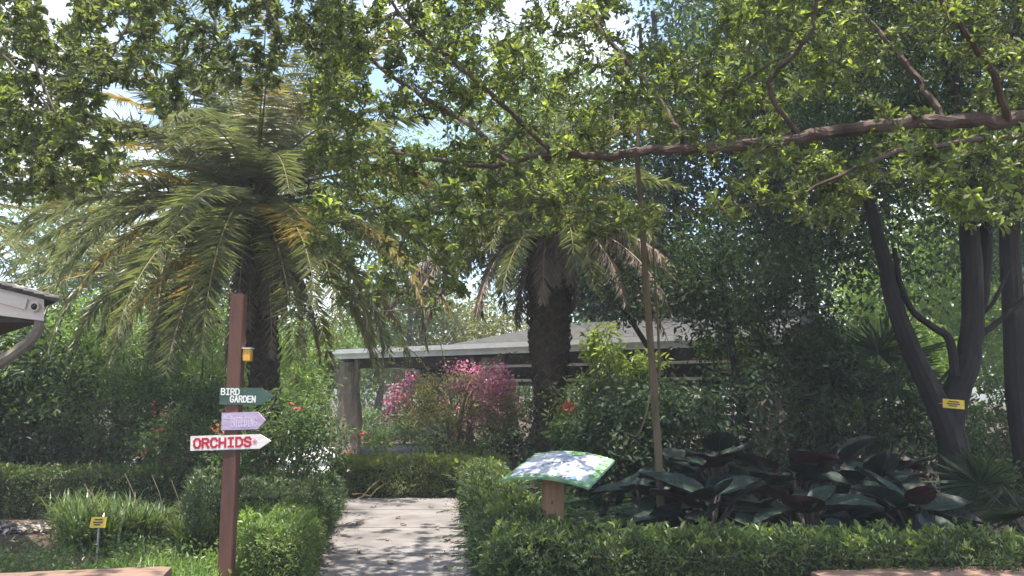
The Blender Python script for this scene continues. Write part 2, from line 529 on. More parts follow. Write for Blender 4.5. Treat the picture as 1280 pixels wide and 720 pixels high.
# the crossing walk at the far end, running off behind the left hedge
for a, b in ((-7.4, -5.9), (-5.886, -3.0)):
    V = [[a, 12.42, 0], [b, 12.42, 0], [b, 13.59, 0], [a, 13.59, 0]]
    V = V + [[x, y, .03] for x, y, z in V]
    pm.add(V, [[4, 5, 6, 7], [0, 1, 5, 4], [1, 2, 6, 5], [2, 3, 7, 6], [3, 0, 4, 7]])
tag(pm.obj('path', M['concrete']), kind='structure')
jm = MB()
jm.add([[-.7, -1, .006], [.5, -1, .006], [path_right(12.3) - .02, 12.3, .006], [path_left(12.3) + .02, 12.3, .006]], [[0, 1, 2, 3]])
tag(jm.obj('path_bed', M['joint']), kind='structure')
pv = MB()
for (x0, y0, x1, y1) in ((-9, 13.6, -4.35, 17.4), (-4.34, 14.6, -3.1, 17.4), (-9, 17.41, -1, 24), (-.99, 17.41, 6, 24)):
    V = [[x0, y0, 0], [x1, y0, 0], [x1, y1, 0], [x0, y1, 0]]
    V = V + [[x, y, .035] for x, y, z in V]
    pv.add(V, [[4, 5, 6, 7], [0, 1, 5, 4], [1, 2, 6, 5], [2, 3, 7, 6], [3, 0, 4, 7]])
tag(pv.obj('paving', M['paving']), kind='structure')

# ------------------------------------------------------------------ grass, weeds, litter
def blades(mb, P, L, Wd, lean, mi=0, seg=3, az=None):
    P = np.asarray(P, float)
    n = len(P)
    az = rng.uniform(0, 2 * math.pi, n) if az is None else az
    L = np.broadcast_to(np.asarray(L, float), (n,))
    Wd = np.broadcast_to(np.asarray(Wd, float), (n,))
    lean = np.broadcast_to(np.asarray(lean, float), (n,))
    h = np.stack([np.cos(az), np.sin(az), np.zeros(n)], -1)
    sd = np.stack([-np.sin(az), np.cos(az), np.zeros(n)], -1)
    V = np.empty((n, 2 * seg + 1, 3))
    p = P.copy()
    for i in range(seg + 1):
        t = i / seg
        w = Wd * (1 - .25 * t) * .5
        if i == seg:
            V[:, 2 * seg] = p
        else:
            V[:, 2 * i] = p - sd * w[:, None]
            V[:, 2 * i + 1] = p + sd * w[:, None]
        ang = lean * (.25 + 1.5 * t)
        p = p + (h * np.sin(ang)[:, None] + UP * np.cos(ang)[:, None]) * (L / seg)[:, None]
    Q = np.array([[2 * i, 2 * i + 1, 2 * i + 3, 2 * i + 2] for i in range(seg - 1)])
    T = np.array([[2 * seg - 2, 2 * seg - 1, 2 * seg]])
    off = (np.arange(n) * (2 * seg + 1))[:, None, None]
    mb.add(V.reshape(-1, 3), (Q[None] + off).reshape(-1, 4), (T[None] + off).reshape(-1, 3), mi)


gm = MB()
n = 16000
P = np.column_stack([rng.uniform(-7, -2.2, n), rng.uniform(5.2, 9.6, n), np.zeros(n)])
keep = (P[:, 1] < 8.6 + .3 * np.sin(P[:, 0] * 3)) & (P[:, 0] < -2.35)
P = P[keep]
blades(gm, P, rng.uniform(.04, .11, len(P)), .006, rng.uniform(.2, .9, len(P)), 0, 2)
tag(gm.obj('grass', M['grass']), kind='stuff')

lm = MB()
n = 5200
P = np.column_stack([rng.uniform(-7, 7, n), rng.uniform(5.2, 14, n), rng.uniform(.004, .02, n)])
keep = ~((P[:, 0] > path_left(P[:, 1]) - .05) & (P[:, 0] < path_right(P[:, 1]) + .05) & (P[:, 1] < 12.4))
P = P[keep]
L_ = rng.uniform(.04, .12, len(P))
lm.leaves(P, rvec(len(P)) * [1, 1, .15], UP + rvec(len(P)) * .5, L_, L_ * .42, T_OV, 0)
n = 900
P = np.column_stack([rng.uniform(-6.4, -4.1, n), rng.uniform(9.35, 9.85, n), rng.uniform(.01, .08, n)])
L_ = rng.uniform(.05, .1, n)
lm.leaves(P, rvec(n) * [1, 1, .3], UP + rvec(n) * .6, L_, L_ * .5, T_OV, 1)
n = 420
Y_ = rng.uniform(5, 12.3, n)
e = np.abs(rng.normal(0, .09, n))
X_ = np.where(rng.uniform(size=n) < .5, path_left(Y_) + e, path_right(Y_) - e)
L_ = rng.uniform(.012, .05, n)
lm.leaves(np.column_stack([X_, Y_, np.full(n, .036)]), rvec(n) * [1, 1, .08], UP + rvec(n) * .3, L_, L_ * .5, T_OV, 0)
tag(lm.obj('leaf_litter', [M['litter'], M['litter_pale']]), kind='stuff')

wm = MB()
C = np.column_stack([rng.uniform(-3.5, -2.15, 130), rng.uniform(6.0, 7.6, 130), rng.uniform(.04, .2, 130)])
cloud(wm, C, 26, .075, .042, .45, T_OV, 0, .8, .2, .8)
C = np.column_stack([rng.uniform(-4.6, -3.0, 80), rng.uniform(7.0, 8.4, 80), rng.uniform(.03, .16, 80)])
cloud(wm, C, 26, .08, .042, .45, T_OV, 1, .8, .2, .8)
n = 1500
P = np.column_stack([rng.uniform(-3.4, -2.2, n), rng.uniform(5.9, 7.2, n), np.zeros(n)])
blades(wm, P, rng.uniform(.1, .32, n), .012, rng.uniform(.2, .9, n), 0, 3)
tag(wm.obj('weeds', [M['bright'], M['mid']]), kind='stuff')

# fallen leaves on the path
fl = None
spots = [W(479, 654, 0)[0:1]] if False else None
px_spots = [(432, 655), (455, 653), (508, 656), (560, 672), (484, 675), (591, 703), (537, 695), (489, 704), (561, 710), (470, 633), (536, 633), (578, 677), (500, 646), (450, 690), (545, 660), (430, 640)]
for i, (px, py) in enumerate(px_spots):
    Y = EYE / ((py - 490) / F) * 1.0
    u = (360 - py) / F
    s = (EYE - .045) / -(u * math.cos(PITCH) + math.sin(PITCH))
    p = np.array([(px - 640) / F * s, s * (math.cos(PITCH) - u * math.sin(PITCH)), .036])
    m = MB()
    ln = random.uniform(.07, .13)
    k = 7
    V = []
    for a in range(k):
        t = a / (k - 1)
        w = ln * .27 * math.sin(math.pi * min(1, t * .9 + .06)) ** .8
        zc = .010 * math.sin(t * 3.0) + .006 * random.random()
        V += [[t * ln, -w, zc + .010], [t * ln, .01 * math.sin(t * 2), zc], [t * ln, w, zc + .006 + .01 * random.random()]]
    Q = []
    for a in range(k - 1):
        for b in range(2):
            Q.append([3 * a + b, 3 * a + 3 + b, 3 * a + 4 + b, 3 * a + 1 + b])
    m.add(V, Q)
    o = m.obj('fallen_leaf', M['litter'], None, True)
    o.location = p
    o.rotation_euler = (0, 0, random.uniform(0, 6.28))
    tag(o, 'small curled brown leaf fallen on the pale concrete path', 'leaf', 'fallen leaves on the path')
# dry stalks at the far left corner of the path
m = MB()
for a, b in (((452, 622), (474, 600)), ((462, 621), (482, 604)), ((440, 618), (462, 622)), ((446, 636), (462, 624))):
    s0, s1 = W(a[0], a[1], 12.1), W(b[0], b[1], 12.35)
    s0[2] = max(.04, s0[2])
    s1[2] = max(.06, s1[2])
    m.tube(smooth_path([s0, (s0 + s1) / 2 + [0, 0, .02], s1], 6), .008, 5)
tag(m.obj('dry_stalks', M['straw']), 'fallen straw coloured dry stalks on the corner of the path by the cross hedge', 'stalks')


# ------------------------------------------------------------------ hedges
def hedge(name, label, outline, h, leaf, mat, dens=900, lsz=.035, lumps=.05, group=None, sprigs=60, z0=.0, spmat=None, flat=False):
    """outline: list of convex quads (x,y corners) that make one hedge"""
    mats = [mat, M['core'], spmat or mat]
    t = thing(name, label, 'hedge', (0, 0, 0), 0, group)
    core, fol = MB(), MB()
    h_all = h
    for quad in outline:
        h = quad[4] if len(quad) > 4 else h_all
        q = np.asarray(quad[:4], float)
        c = q.mean(0)
        qi = c + (q - c) * np.array([.80, .72])
        V = np.vstack([np.column_stack([qi, np.full(4, .0)]), np.column_stack([qi, np.full(4, h - .07)])])
        core.add(V, [[4, 5, 6, 7], [0, 1, 5, 4], [1, 2, 6, 5], [2, 3, 7, 6], [3, 0, 4, 7]])
        # top
        def put(P, nr):
            n = len(P)
            f = np.sin(P[:, 0] * 5.1 + P[:, 1] * 2.3) + np.sin(P[:, 1] * 6.7 + P[:, 2] * 5) + np.sin(P[:, 0] * 11 + P[:, 2] * 8 + 1)
            d = rng.normal(0, .03, n) + lumps * f / 2.4
            d += np.where(rng.uniform(size=n) < .12, rng.uniform(0, .07, n), 0)
            P = P + nr * d[:, None]
            D = nr * rng.uniform(.1, 1.0, (n, 1)) + rvec(n) * .8 + UP * .2
            N = nr * .5 + UP * .8 + rvec(n) * .8
            L_ = lsz * rng.uniform(.6, 1.3, n)
            fol.leaves(P, D, N, L_, L_ * leaf, T_OV, 0)
        a, b = q[1] - q[0], q[3] - q[0]
        area = abs(a[0] * b[1] - a[1] * b[0])
        n = int(area * dens * 1.3)
        s, r_ = rng.uniform(size=(2, n, 1))
        xy = (q[0] * (1 - s) + q[1] * s) * (1 - r_) + (q[3] * (1 - s) + q[2] * s) * r_
        put(np.column_stack([xy, np.full(n, h - .02)]), np.tile(UP, (n, 1)))
        for i in range(4):
            p, p2 = q[i], q[(i + 1) % 4]
            e = p2 - p
            ln = np.linalg.norm(e)
            nn = np.array([e[1], -e[0], 0]) / ln
            n = int(ln * h * dens * 1.9)
            s = rng.uniform(size=(n, 1))
            zz = h * rng.uniform(0, 1, n) ** .85
            ins = .06 * np.clip((zz / h - .8) / .2, 0, 1) ** 2 + .05 * np.clip((.25 - zz / h) / .25, 0, 1)
            put(np.column_stack([p + e * s, zz]) - nn * ins[:, None], np.tile(nn, (n, 1)))
            k = int(ln * h * sprigs * .5)
            s = rng.uniform(size=(k, 1))
            C = np.column_stack([p + e * s, rng.uniform(.15 * h, h, k)]) + nn * rng.uniform(-.02, .05, (k, 1))
            rosettes(fol, C, np.tile(nn * .8 + UP * .6, (k, 1)) + rvec(k) * .4, 6, lsz * 1.4, leaf, T_OV, 2, .0, (.3, 1.1))
        # shoots that stand out of the clipped top
        n = int(sprigs * area)
        s, r_ = rng.uniform(size=(2, n, 1))
        xy = (q[0] * (1 - s) + q[1] * s) * (1 - r_) + (q[3] * (1 - s) + q[2] * s) * r_
        C = np.column_stack([xy, h + rng.uniform(-.02, .06, n)])
        rosettes(fol, C, np.tile(UP, (n, 1)) + rvec(n) * .4, 7, lsz * 1.5, leaf, T_OV, 2, .0, (.3, 1.0))
    core.obj('stems', M['core'], t)  # solid dark block inside the hedge, not separate stems
    fol.obj('foliage', mats, t)
    return t


hedge('hedge', 'low sunlit clipped hedge beside the left edge of the path near the signpost',
      [[(-2.12, 6.62), (-1.64, 6.45), (-1.98, 8.3), (-2.75, 8.3)]], .47, .42, M['hedge'], 3300, .033, .06, None, 220, 0, M['bright'])
hedge('hedge', 'dark shaded hedge at the path corner behind the low sunlit hedge',
      [[(-3.1, 8.1), (-1.86, 8.1), (-2.2, 10.3), (-4.0, 10.3)], [(-3.6, 10.32), (-2.22, 10.32), (-2.62, 12.3), (-4.3, 12.3), .36]], .60, .42, M['hedge_dark'], 1500, .036, .09, None, 60)
hedge('hedge', 'pale green hedge across the far end of the path in front of the pavilion',
      [[(-2.72, 12.42), (-.1, 12.42), (-.1, 13.2), (-2.72, 13.2)]], .52, .42, M['hedge_pale'], 2600, .048, .08, None, 130, 0, M['young_lit'])
hedge('hedge', 'long low dark hedge behind the strap leaved bed with a thin sunlit top',
      [[(-9.5, 10.3), (-3.35, 10.6), (-3.35, 11.3), (-9.5, 11.0)]], .56, .42, M['hedge_dark'], 1500, .036, .05, None, 90, 0, M['hedge'])
hedge('hedge', 'clipped hedge that turns the corner round the map panel and runs behind the bench',
      [[(-.12, 5.35), (6.2, 5.1), (6.2, 5.75), (-.12, 5.97)], [(-.14, 5.98), (.34, 5.98), (-.2, 11.6), (-.66, 11.6)]], .6, .36, M['hedge_dark'], 2300, .038, .06, None, 170, 0, M['hedge'])


# ------------------------------------------------------------------ palm fronds, palms, ferns
def frond(mb, origin, az, length, elev, droop, n=64, leafL=.36, lw=.022, vee=.35, yellow=0.0, yr=(.25, .95), hang=.25, r0=.022, mis=(0, 1, 2), start=.14, wob=.12, droop_p=1.2):
    N = 16
    s = np.linspace(0, 1, N)
    el = elev - droop * s ** droop_p
    az_s = az + rng.normal(0, .1) * s
    T = np.stack([np.cos(el) * np.cos(az_s), np.cos(el) * np.sin(az_s), np.sin(el)], -1)
    P = np.asarray(origin, float) + np.vstack([[0, 0, 0], np.cumsum((T[:-1] + T[1:]) / 2, 0) * length / (N - 1)])
    mb.tube(P, r0 * (1 - s * .85), 4, mis[0], False)
    side = np.stack([-np.sin(az_s), np.cos(az_s), np.zeros(N)], -1)
    upv = np.cross(T, side)
    tt = np.sort(rng.uniform(start, 1, n))
    for sg in (-1, 1):
        i = np.minimum((tt * (N - 1)).astype(int), N - 2)
        f = (tt * (N - 1) - i)[:, None]
        p = P[i] * (1 - f) + P[i + 1] * f
        t_, sd, u_ = T[i], side[i] * sg, -upv[i] if False else upv[i]
        u_ = np.where(u_[:, 2:3] < 0, -u_, u_)
        A = np.interp(tt, [0, .3, 1], [1.35, 1.2, .75])[:, None] + rng.normal(0, .12, (n, 1))
        D = t_ * np.cos(A) + sd * np.sin(A) + u_ * vee * rng.uniform(.1, 1.6, (n, 1)) * (1 - .5 * tt[:, None])
        D = nrm(D) + rng.standard_normal((n, 3)) * wob + np.array([0, 0, -hang])
        prof = np.interp(tt, [0, .15, .35, .7, 1], [.45, .7, 1, .85, .38]) * rng.uniform(.8, 1.15, n)
        prof = prof * np.where(rng.uniform(size=n) < .1, rng.uniform(.3, .8, n), 1)
        isy = (rng.uniform(size=n) < yellow) & (tt > yr[0]) & (tt < yr[1])
        Nn = u_ + rng.standard_normal((n, 3)) * .35
        for mk, mi in ((~isy, mis[1]), (isy, mis[2])):
            if mk.any():
                mb.leaves(p[mk], D[mk], Nn[mk], prof[mk] * leafL, lw, T_LN, mi)


def palm_trunk(name, pts, rads, parent, mat, boots=True, bm=None, n=40):
    mb = MB()
    P = smooth_path(pts, n)
    t = np.linspace(0, 1, n)
    rr = np.interp(t, np.linspace(0, 1, len(rads)), rads)
    mb.tube(P, rr, 14, 0, True, .04)
    if boots:
        # leaf bases in a spiral up the trunk
        m = int(np.linalg.norm(P[-1] - P[0]) * 75)
        th = np.arange(m) * 2.399
        tt = np.linspace(.02, 1, m)
        c = np.stack([np.interp(tt, t, P[:, k]) for k in range(3)], -1)
        r_ = np.interp(tt, t, rr)
        out = np.stack([np.cos(th), np.sin(th), np.zeros(m)], -1)
        D = UP + out * rng.uniform(.35, .75, (m, 1))
        sz = rng.uniform(.11, .17, m)
        mb.leaves(c + out * (r_ * .92)[:, None], D, out - UP * .3, sz, sz * 1.1, T_OV, 1)
        mb.leaves(c + out * (r_ * 1.0)[:, None], D, out - UP * .3, sz * .8, sz * .9, T_OV, 0)
    return mb.obj(name, [mat, bm or mat], parent)


def make_frond(parent, origin, mats, **kw):
    mb = MB()
    frond(mb, (0, 0, 0), **kw)
    return mb.obj('frond', mats, parent, False, None), origin


PM = [M['rachis'], M['palm'], M['palm_yellow']]
PD = [M['rachis_dead'], M['palm_dead'], M['palm_dead']]


def add_frond(parent, loc, mats, label=None, **kw):
    mb = MB()
    frond(mb, (0, 0, 0), **kw)
    o = mb.obj('frond', mats, parent)
    o.location = loc
    if label:
        o['label'] = label
    return o


# palm behind the signpost
b = W(322, 610, 12.5)
b[2] = 0
t = thing('palm_tree', 'large date palm with arching grey green and yellow fronds behind the signpost', 'palm tree', b)
c = W(317, 258, 12.5) - b
mid1, mid2 = W(330, 480, 12.5) - b, W(322, 350, 12.5) - b
palm_trunk('trunk', [(0, 0, 0), mid1, mid2, c], [.24, .21, .21, .29, .30], t, M['palm_bark'], True, M['palm_boot'])
nf = 92
for i in range(nf):
    e = np.interp(i / (nf - 1), [0, .22, .5, .75, 1], [1.45, .95, .5, .0, -.6])
    az = i * 2.399 + random.uniform(-.25, .25)
    ln = np.interp(i / nf, [0, .25, 1], [3.3, 4.3, 3.5]) * random.uniform(.9, 1.08)
    dr = np.interp(i / nf, [0, .4, .8, 1], [.65, 1.3, 1.3, .7]) * random.uniform(.85, 1.2)
    yel = .0
    if i > 12 and random.random() < .38:
        yel = random.choice([.25, .4, .6, .85])
    add_frond(t, c + UP * random.uniform(-.25, .18), PM, 'green frond with yellowed orange leaflets' if yel > .5 else None,
              az=az, length=ln, elev=e, droop=dr, n=135, leafL=.48, lw=.020, wob=.09, yellow=yel, yr=(.2, random.uniform(.6, 1.0)), hang=random.uniform(.1, .4), vee=.4)
for i in range(30):
    az = random.uniform(-math.pi, 0) if i < 23 else random.uniform(0, math.pi)
    add_frond(t, c + np.array([math.cos(az) * .28, math.sin(az) * .28, random.uniform(-.5, -.1)]), PD, 'dead grey brown frond hanging against the trunk',
              az=az, length=random.uniform(1.3, 2.4), elev=-.6, droop=.85, n=90, leafL=.30, lw=.018, hang=.6, vee=.1, droop_p=.5)
# flower stalks in the crown
mb = MB()
for (az, r_) in ((2.6, .9), (-.2, 1.0), (1.0, .8)):
    e = c + np.array([math.cos(az) * r_, math.sin(az) * .4 - .4, .55])
    mb.tube(smooth_path([c, c + (e - c) * .5 + UP * .2, e], 6), .02, 5, 0)
    for k in range(46):
        q = e + rng.standard_normal(3) * [.16, .12, .12]
        mb.tube([e, (e + q) / 2 + UP * .03, q], .004, 3, 0, False)
mb.obj('flower_stalk', M['rachis_dead'], t)

# palm by the map panel with dead hanging fronds
b = W(688, 600, 12.6)
b[2] = 0
t = thing('palm_tree', 'dark stout palm with brown dead fronds hanging round its trunk behind the map panel', 'palm tree', b)
c = W(688, 262, 12.6) - b
palm_trunk('trunk', [(0, 0, 0), W(688, 480, 12.6) - b, W(686, 380, 12.6) - b, c], [.16, .20, .31, .33, .30], t, M['palm_bark'], True, M['palm_boot'])
for i in range(34):
    e = np.interp(i / 33, [0, .4, 1], [1.4, .6, -.45])
    add_frond(t, c + UP * random.uniform(-.2, .2), PM, az=i * 2.399, length=random.uniform(1.8, 2.3), elev=e, droop=random.uniform(.9, 1.5), n=120, leafL=.40, lw=.022,
              yellow=.15 if i % 5 == 0 else 0, hang=.25)
dead_az = [math.pi, math.pi + .25, math.pi - .3, 2.7, 3.5, -.05, .25, -.35, .5, -.6, -1.3, -1.75, -2.3, -.9, -1.5, 2.0, -2.7, 1.2]
for i, az in enumerate(dead_az):
    side = abs(math.cos(az))
    add_frond(t, c + np.array([math.cos(az) * .25, math.sin(az) * .25, random.uniform(-.45, -.1)]), PD, 'dead brown frond drooping from the crown',
              az=az, length=1.9 * side + random.uniform(.8, 1.2), elev=.15 * side - .5 * (1 - side), droop=1.25, n=110, leafL=.34, lw=.024, hang=.75, vee=.05, droop_p=.75)


def small_palm(label, px, py, Y, crown_py, r, nfr, ln, mat, seed, group=None, smoothbark=True, py0=590):
    b = W(px, py, Y)
    b[2] = 0
    t = thing('palm_tree', label, 'palm tree', b, 0, group)
    c = W(px + random.uniform(-6, 6), crown_py, Y) - b
    palm_trunk('trunk', [(0, 0, 0), c * .5 + [random.uniform(-.05, .05), 0, 0], c], [r * 1.15, r, r * .95], t, M['palm_smooth'], False)
    for i in range(nfr):
        e = np.interp(i / (nfr - 1), [0, .4, 1], [1.4, .7, -.4])
        add_frond(t, c, PM, az=i * 2.399 + seed, length=ln * random.uniform(.85, 1.1), elev=e, droop=random.uniform(.9, 1.5), n=56, leafL=.38, lw=.03,
                  yellow=.4 if i % 4 == 0 else 0, hang=.3)
    return t


small_palm('slim palm with a ringed pale trunk farther back among the left shrubs', 151, 500, 17, 340, .11, 26, 3.0, 'palm', .3)
small_palm('slim palm with a smooth tan trunk nearest the date palm on its left', 198, 500, 16, 352, .14, 26, 2.9, 'palm', 1.1)
small_palm('palm whose blue grey fronds arch in above the cream hut roof', -70, 500, 15, 255, .14, 40, 4.0, 'palm', 2.0)


def fern(nfr, ln, seed, mat=None, n=30, leafL=.10):
    mb = MB()
    for i in range(nfr):
        frond(mb, (rng.normal(0, .03), rng.normal(0, .03), 0), i * 2.399 + seed, ln * random.uniform(.7, 1.15), random.uniform(.75, 1.35), random.uniform(.9, 1.7), n=n, leafL=leafL, lw=.02,
              vee=.1, hang=.15, r0=.005, mis=(0, 0, 0), start=.1, wob=.08)
    return mb.mesh('fern', [mat or M['fern']])


fern_meshes = [fern(18, .75, s) for s in (.1, .9, 1.7)]
fspots = [(.15, 6.45), (.42, 6.7), (.0, 7.0), (.25, 7.75), (.45, 7.45), (.85, 7.2), (1.1, 6.6), (.1, 8.5), (.35, 8.3), (.8, 8.0), (-.02, 9.3), (.3, 9.3), (.9, 9.0), (-.08, 10.2), (.2, 10.4), (.9, 10.2), (.55, 11.2), (-.2, 11.5), (.1, 6.2), (.75, 6.35)]
for i, (x, y) in enumerate(fspots):
    o = bpy.data.objects.new('fern', fern_meshes[i % 3])
    COL.objects.link(o)
    o.location = (x, y, .02)
    o.rotation_euler = (0, 0, random.uniform(0, 6.28))
    s = random.uniform(.85, 1.3)
    o.scale = (s, s, s)
    tag(o, 'green fern growing among the ferns around the map panel inside the hedge', 'fern', 'ferns round the map panel')

# strap leaved clumps on the left
def strap_clump(n=120, L=.42):
    mb = MB()
    P = np.column_stack([rng.normal(0, .05, n), rng.normal(0, .05, n), np.zeros(n)])
    blades(mb, P, L * rng.uniform(.6, 1.15, n), .018 * rng.uniform(.7, 1.2, n), rng.uniform(.35, 1.25, n), 0, 5)
    return mb.mesh('strap_leaf_plant', [M['strap']])


sm = [strap_clump() for _ in range(4)]
for i in range(34):
    px = random.uniform(75, 300)
    Y = random.uniform(8.1, 9.9)
    x = (px - 640) / F * Y
    o = bpy.data.objects.new('strap_leaf_plant', sm[i % 4])
    COL.objects.link(o)
    o.location = (x, Y, 0)
    o.rotation_euler = (0, 0, random.uniform(0, 6.28))
    s = random.uniform(.85, 1.25)
    o.scale = (s, s, s)
    tag(o, 'arching strap leaved green clump in the bed before the long dark hedge', 'plant', 'strap leaved clumps in the left bed')
# bare flower stalks that stand out of the bed
for i, (px, py, px2, py2) in enumerate([(104, 648, 110, 608), (118, 650, 180, 592), (205, 640, 225, 596), (262, 640, 248, 600), (150, 640, 140, 598), (190, 640, 196, 594)]):
    pass
m = MB()
for (px, py, px2, py2) in [(112, 650, 106, 604), (140, 648, 105, 606), (175, 645, 156, 592), (205, 640, 190, 594), (225, 640, 214, 600), (262, 640, 252, 596), (272, 640, 262, 592)]:
    a, e = W(px, py, 8.9), W(px2, py2, 9.0)
    a[2] = .0
    m.tube(smooth_path([a, (a + e) / 2 + [.05, 0, .05], e], 7), [.006, .005, .005, .005, .004, .004, .003], 4)
tag(m.obj('flower_stalks', M['twig']), 'thin bare stalks standing out of the strap leaved bed', 'stalks')

# ------------------------------------------------------------------ signpost with three arrow boards
GL = {
    'B': [[(0, 0), (0, 1), (.7, 1), (.92, .86), (.92, .66), (.7, .53), (0, .53)], [(.7, .53), (1, .38), (1, .15), (.75, 0), (0, 0)]],
    'I': [[(.5, 0), (.5, 1)], [(.12, 0), (.88, 0)], [(.12, 1), (.88, 1)]],
    'R': [[(0, 0), (0, 1), (.7, 1), (.95, .85), (.95, .62), (.7, .5), (0, .5)], [(.5, .5), (1, 0)]],
    'D': [[(0, 0), (0, 1), (.6, 1), (1, .75), (1, .25), (.6, 0), (0, 0)]],
    'G': [[(1, .8), (.75, 1), (.25, 1), (0, .75), (0, .25), (.25, 0), (.75, 0), (1, .2), (1, .45), (.6, .45)]],
    'A': [[(0, 0), (.5, 1), (1, 0)], [(.2, .36), (.8, .36)]],
    'E': [[(1, 1), (0, 1), (0, 0), (1, 0)], [(0, .52), (.8, .52)]],
    'N': [[(0, 0), (0, 1), (1, 0), (1, 1)]],
    'O': [[(.25, 0), (0, .25), (0, .75), (.25, 1), (.75, 1), (1, .75), (1, .25), (.75, 0), (.25, 0)]],
    'C': [[(1, .78), (.75, 1), (.25, 1), (0, .75), (0, .25), (.25, 0), (.75, 0), (1, .22)]],
    'H': [[(0, 0), (0, 1)], [(1, 0), (1, 1)], [(0, .5), (1, .5)]],
    'S': [[(1, .82), (.75, 1), (.25, 1), (0, .8), (.05, .62), (.95, .4), (1, .2), (.75, 0), (.25, 0), (0, .18)]],
    'U': [[(0, 1), (0, .25), (.25, 0), (.75, 0), (1, .25), (1, 1)]],
    'L': [[(0, 1), (0, 0), (1, 0)]],
    'W': [[(0, 1), (.25, 0), (.5, .8), (.75, 0), (1, 1)]],
}


def lettering(mb, text, x0, z0, cw, ch, gap, th, fr, base, mi=0):
    """letters as raised strokes on a board; fr = (origin, across, up, out)"""
    x = x0
    k = 0
    for chh in text:
        if chh != ' ':
            for line in GL[chh]:
                for (a, b) in zip(line[:-1], line[1:]):
                    A = np.array([x + a[0] * cw, z0 + a[1] * ch])
                    B = np.array([x + b[0] * cw, z0 + b[1] * ch])
                    d = (B - A) / max(np.linalg.norm(B - A), 1e-9)
                    n = np.array([-d[1], d[0]]) * th / 2
                    A2, B2 = A - d * th * .45, B + d * th * .45
                    top = base + .0012 + .00012 * (k % 9)
                    mb.prism([A2 - n, B2 - n, B2 + n, A2 + n], base - .002, top, mi, fr)
                    k += 1
        x += cw + gap


def arrow_board(parent, origin, w, h, tip, yaw, roll, mat, label, thick=.022, texts=(), flower=None):
    """origin: left end, mid height; arrow head at the right end"""
    ax = np.array([math.cos(yaw) * math.cos(roll), math.sin(yaw) * math.cos(roll), math.sin(roll)])
    out = np.array([math.sin(yaw), -math.cos(yaw), 0.])
    ay = np.cross(out, ax)
    fr = (np.asarray(origin, float), ax, ay, out)
    mb = MB()
    outline = [(0, -h / 2), (w - tip, -h / 2), (w, 0), (w - tip, h / 2), (0, h / 2)]
    bev = .004
    mb.prism(outline, -thick, -.0, 0, fr)
    o = mb.obj('arrow_board', mat, parent)
    o['label'] = label
    sb_ = MB()
    for (sx, sz) in ((w * .5 if w < .4 else .5 * w - .02, h * .32), (w * .5 - .01, -h * .34)):
        sb_.prism([(sx + math.cos(q) * .004, sz + math.sin(q) * .004) for q in np.linspace(0, 2 * math.pi, 9)[:-1]], -.002, .0024, 0, fr)
    sb_.obj('screws', M['metal'], o)
    for (tx, x0, z0, cw, ch, gap, th, m) in texts:
        tb = MB()
        lettering(tb, tx, x0, z0, cw, ch, gap, th, fr, 0)
        tb.obj('lettering', m, o)
    if flower:
        fb = MB()
        x, z, r_ = flower
        for k in range(5):
            a = k * 2 * math.pi / 5 + math.pi / 2
            cx, cz = x + math.cos(a) * r_ * .55, z + math.sin(a) * r_ * .55
            pts = [(cx + math.cos(q) * r_ * .42, cz + math.sin(q) * r_ * .42) for q in np.linspace(0, 2 * math.pi, 9)[:-1]]
            fb.prism(pts, -.002, .0012 + .0003 * k, 0, fr)
        fb.prism([(x + math.cos(q) * r_ * .25, z + math.sin(q) * r_ * .25) for q in np.linspace(0, 2 * math.pi, 9)[:-1]], -.002, .0035, 1, fr)
        fb.obj('flower_emblem', [M['pink_paint'], M['red_paint']], o)
    return o


Yp = 6.5
base = W(281, 735, Yp)
top = W(299, 368, Yp)
low_ = W(283, 714, Yp)
base = np.array([low_[0] - (top[0] - low_[0]) * low_[2] / (top[2] - low_[2]), Yp, 0])
t = thing('signpost', 'tall red brown square post carrying three painted arrow boards', 'signpost', base)
mb = MB()
hz = top[2]
lean = (top[0] - base[0])
Bx = W(283, 700, Yp)[0]
Tx = top[0]
lean = 0.0
bxx = (W(283, 700, Yp)[0] + 0) - base[0]
# square timber with softened arrises
sec = []
a_, ch_ = .053, .007
for (sx, sy) in ((-1, -1), (1, -1), (1, 1), (-1, 1)):
    c0 = np.array([sx * a_, sy * a_])
    if (sx * sy) > 0:
        sec += [c0 + [0, -sy * ch_], c0 + [-sx * ch_, 0]]
    else:
        sec += [c0 + [-sx * ch_, 0], c0 + [0, -sy * ch_]]
sec = np.array(sec)
V, Q = [], []
zs = np.linspace(0, hz, 14)
dx_top = Tx - base[0]
for z in zs:
    w = 1 + .004 * rng.standard_normal(8)
    for s_, k in zip(sec, w):
        V.append([s_[0] * k + dx_top * z / hz, s_[1] * k, z])
for i in range(13):
    for j in range(8):
        Q.append([8 * i + j, 8 * i + (j + 1) % 8, 8 * i + 8 + (j + 1) % 8, 8 * i + 8 + j])
n0 = len(V)
V.append([dx_top, 0, hz + .004])
mb.add(V, Q, [[8 * 13 + j, 8 * 13 + (j + 1) % 8, n0] for j in range(8)])
mb.obj('post', M['post'], t)
fy = -.060


def on_board(px, py):
    return W(px, py, Yp + fy - .012) - base


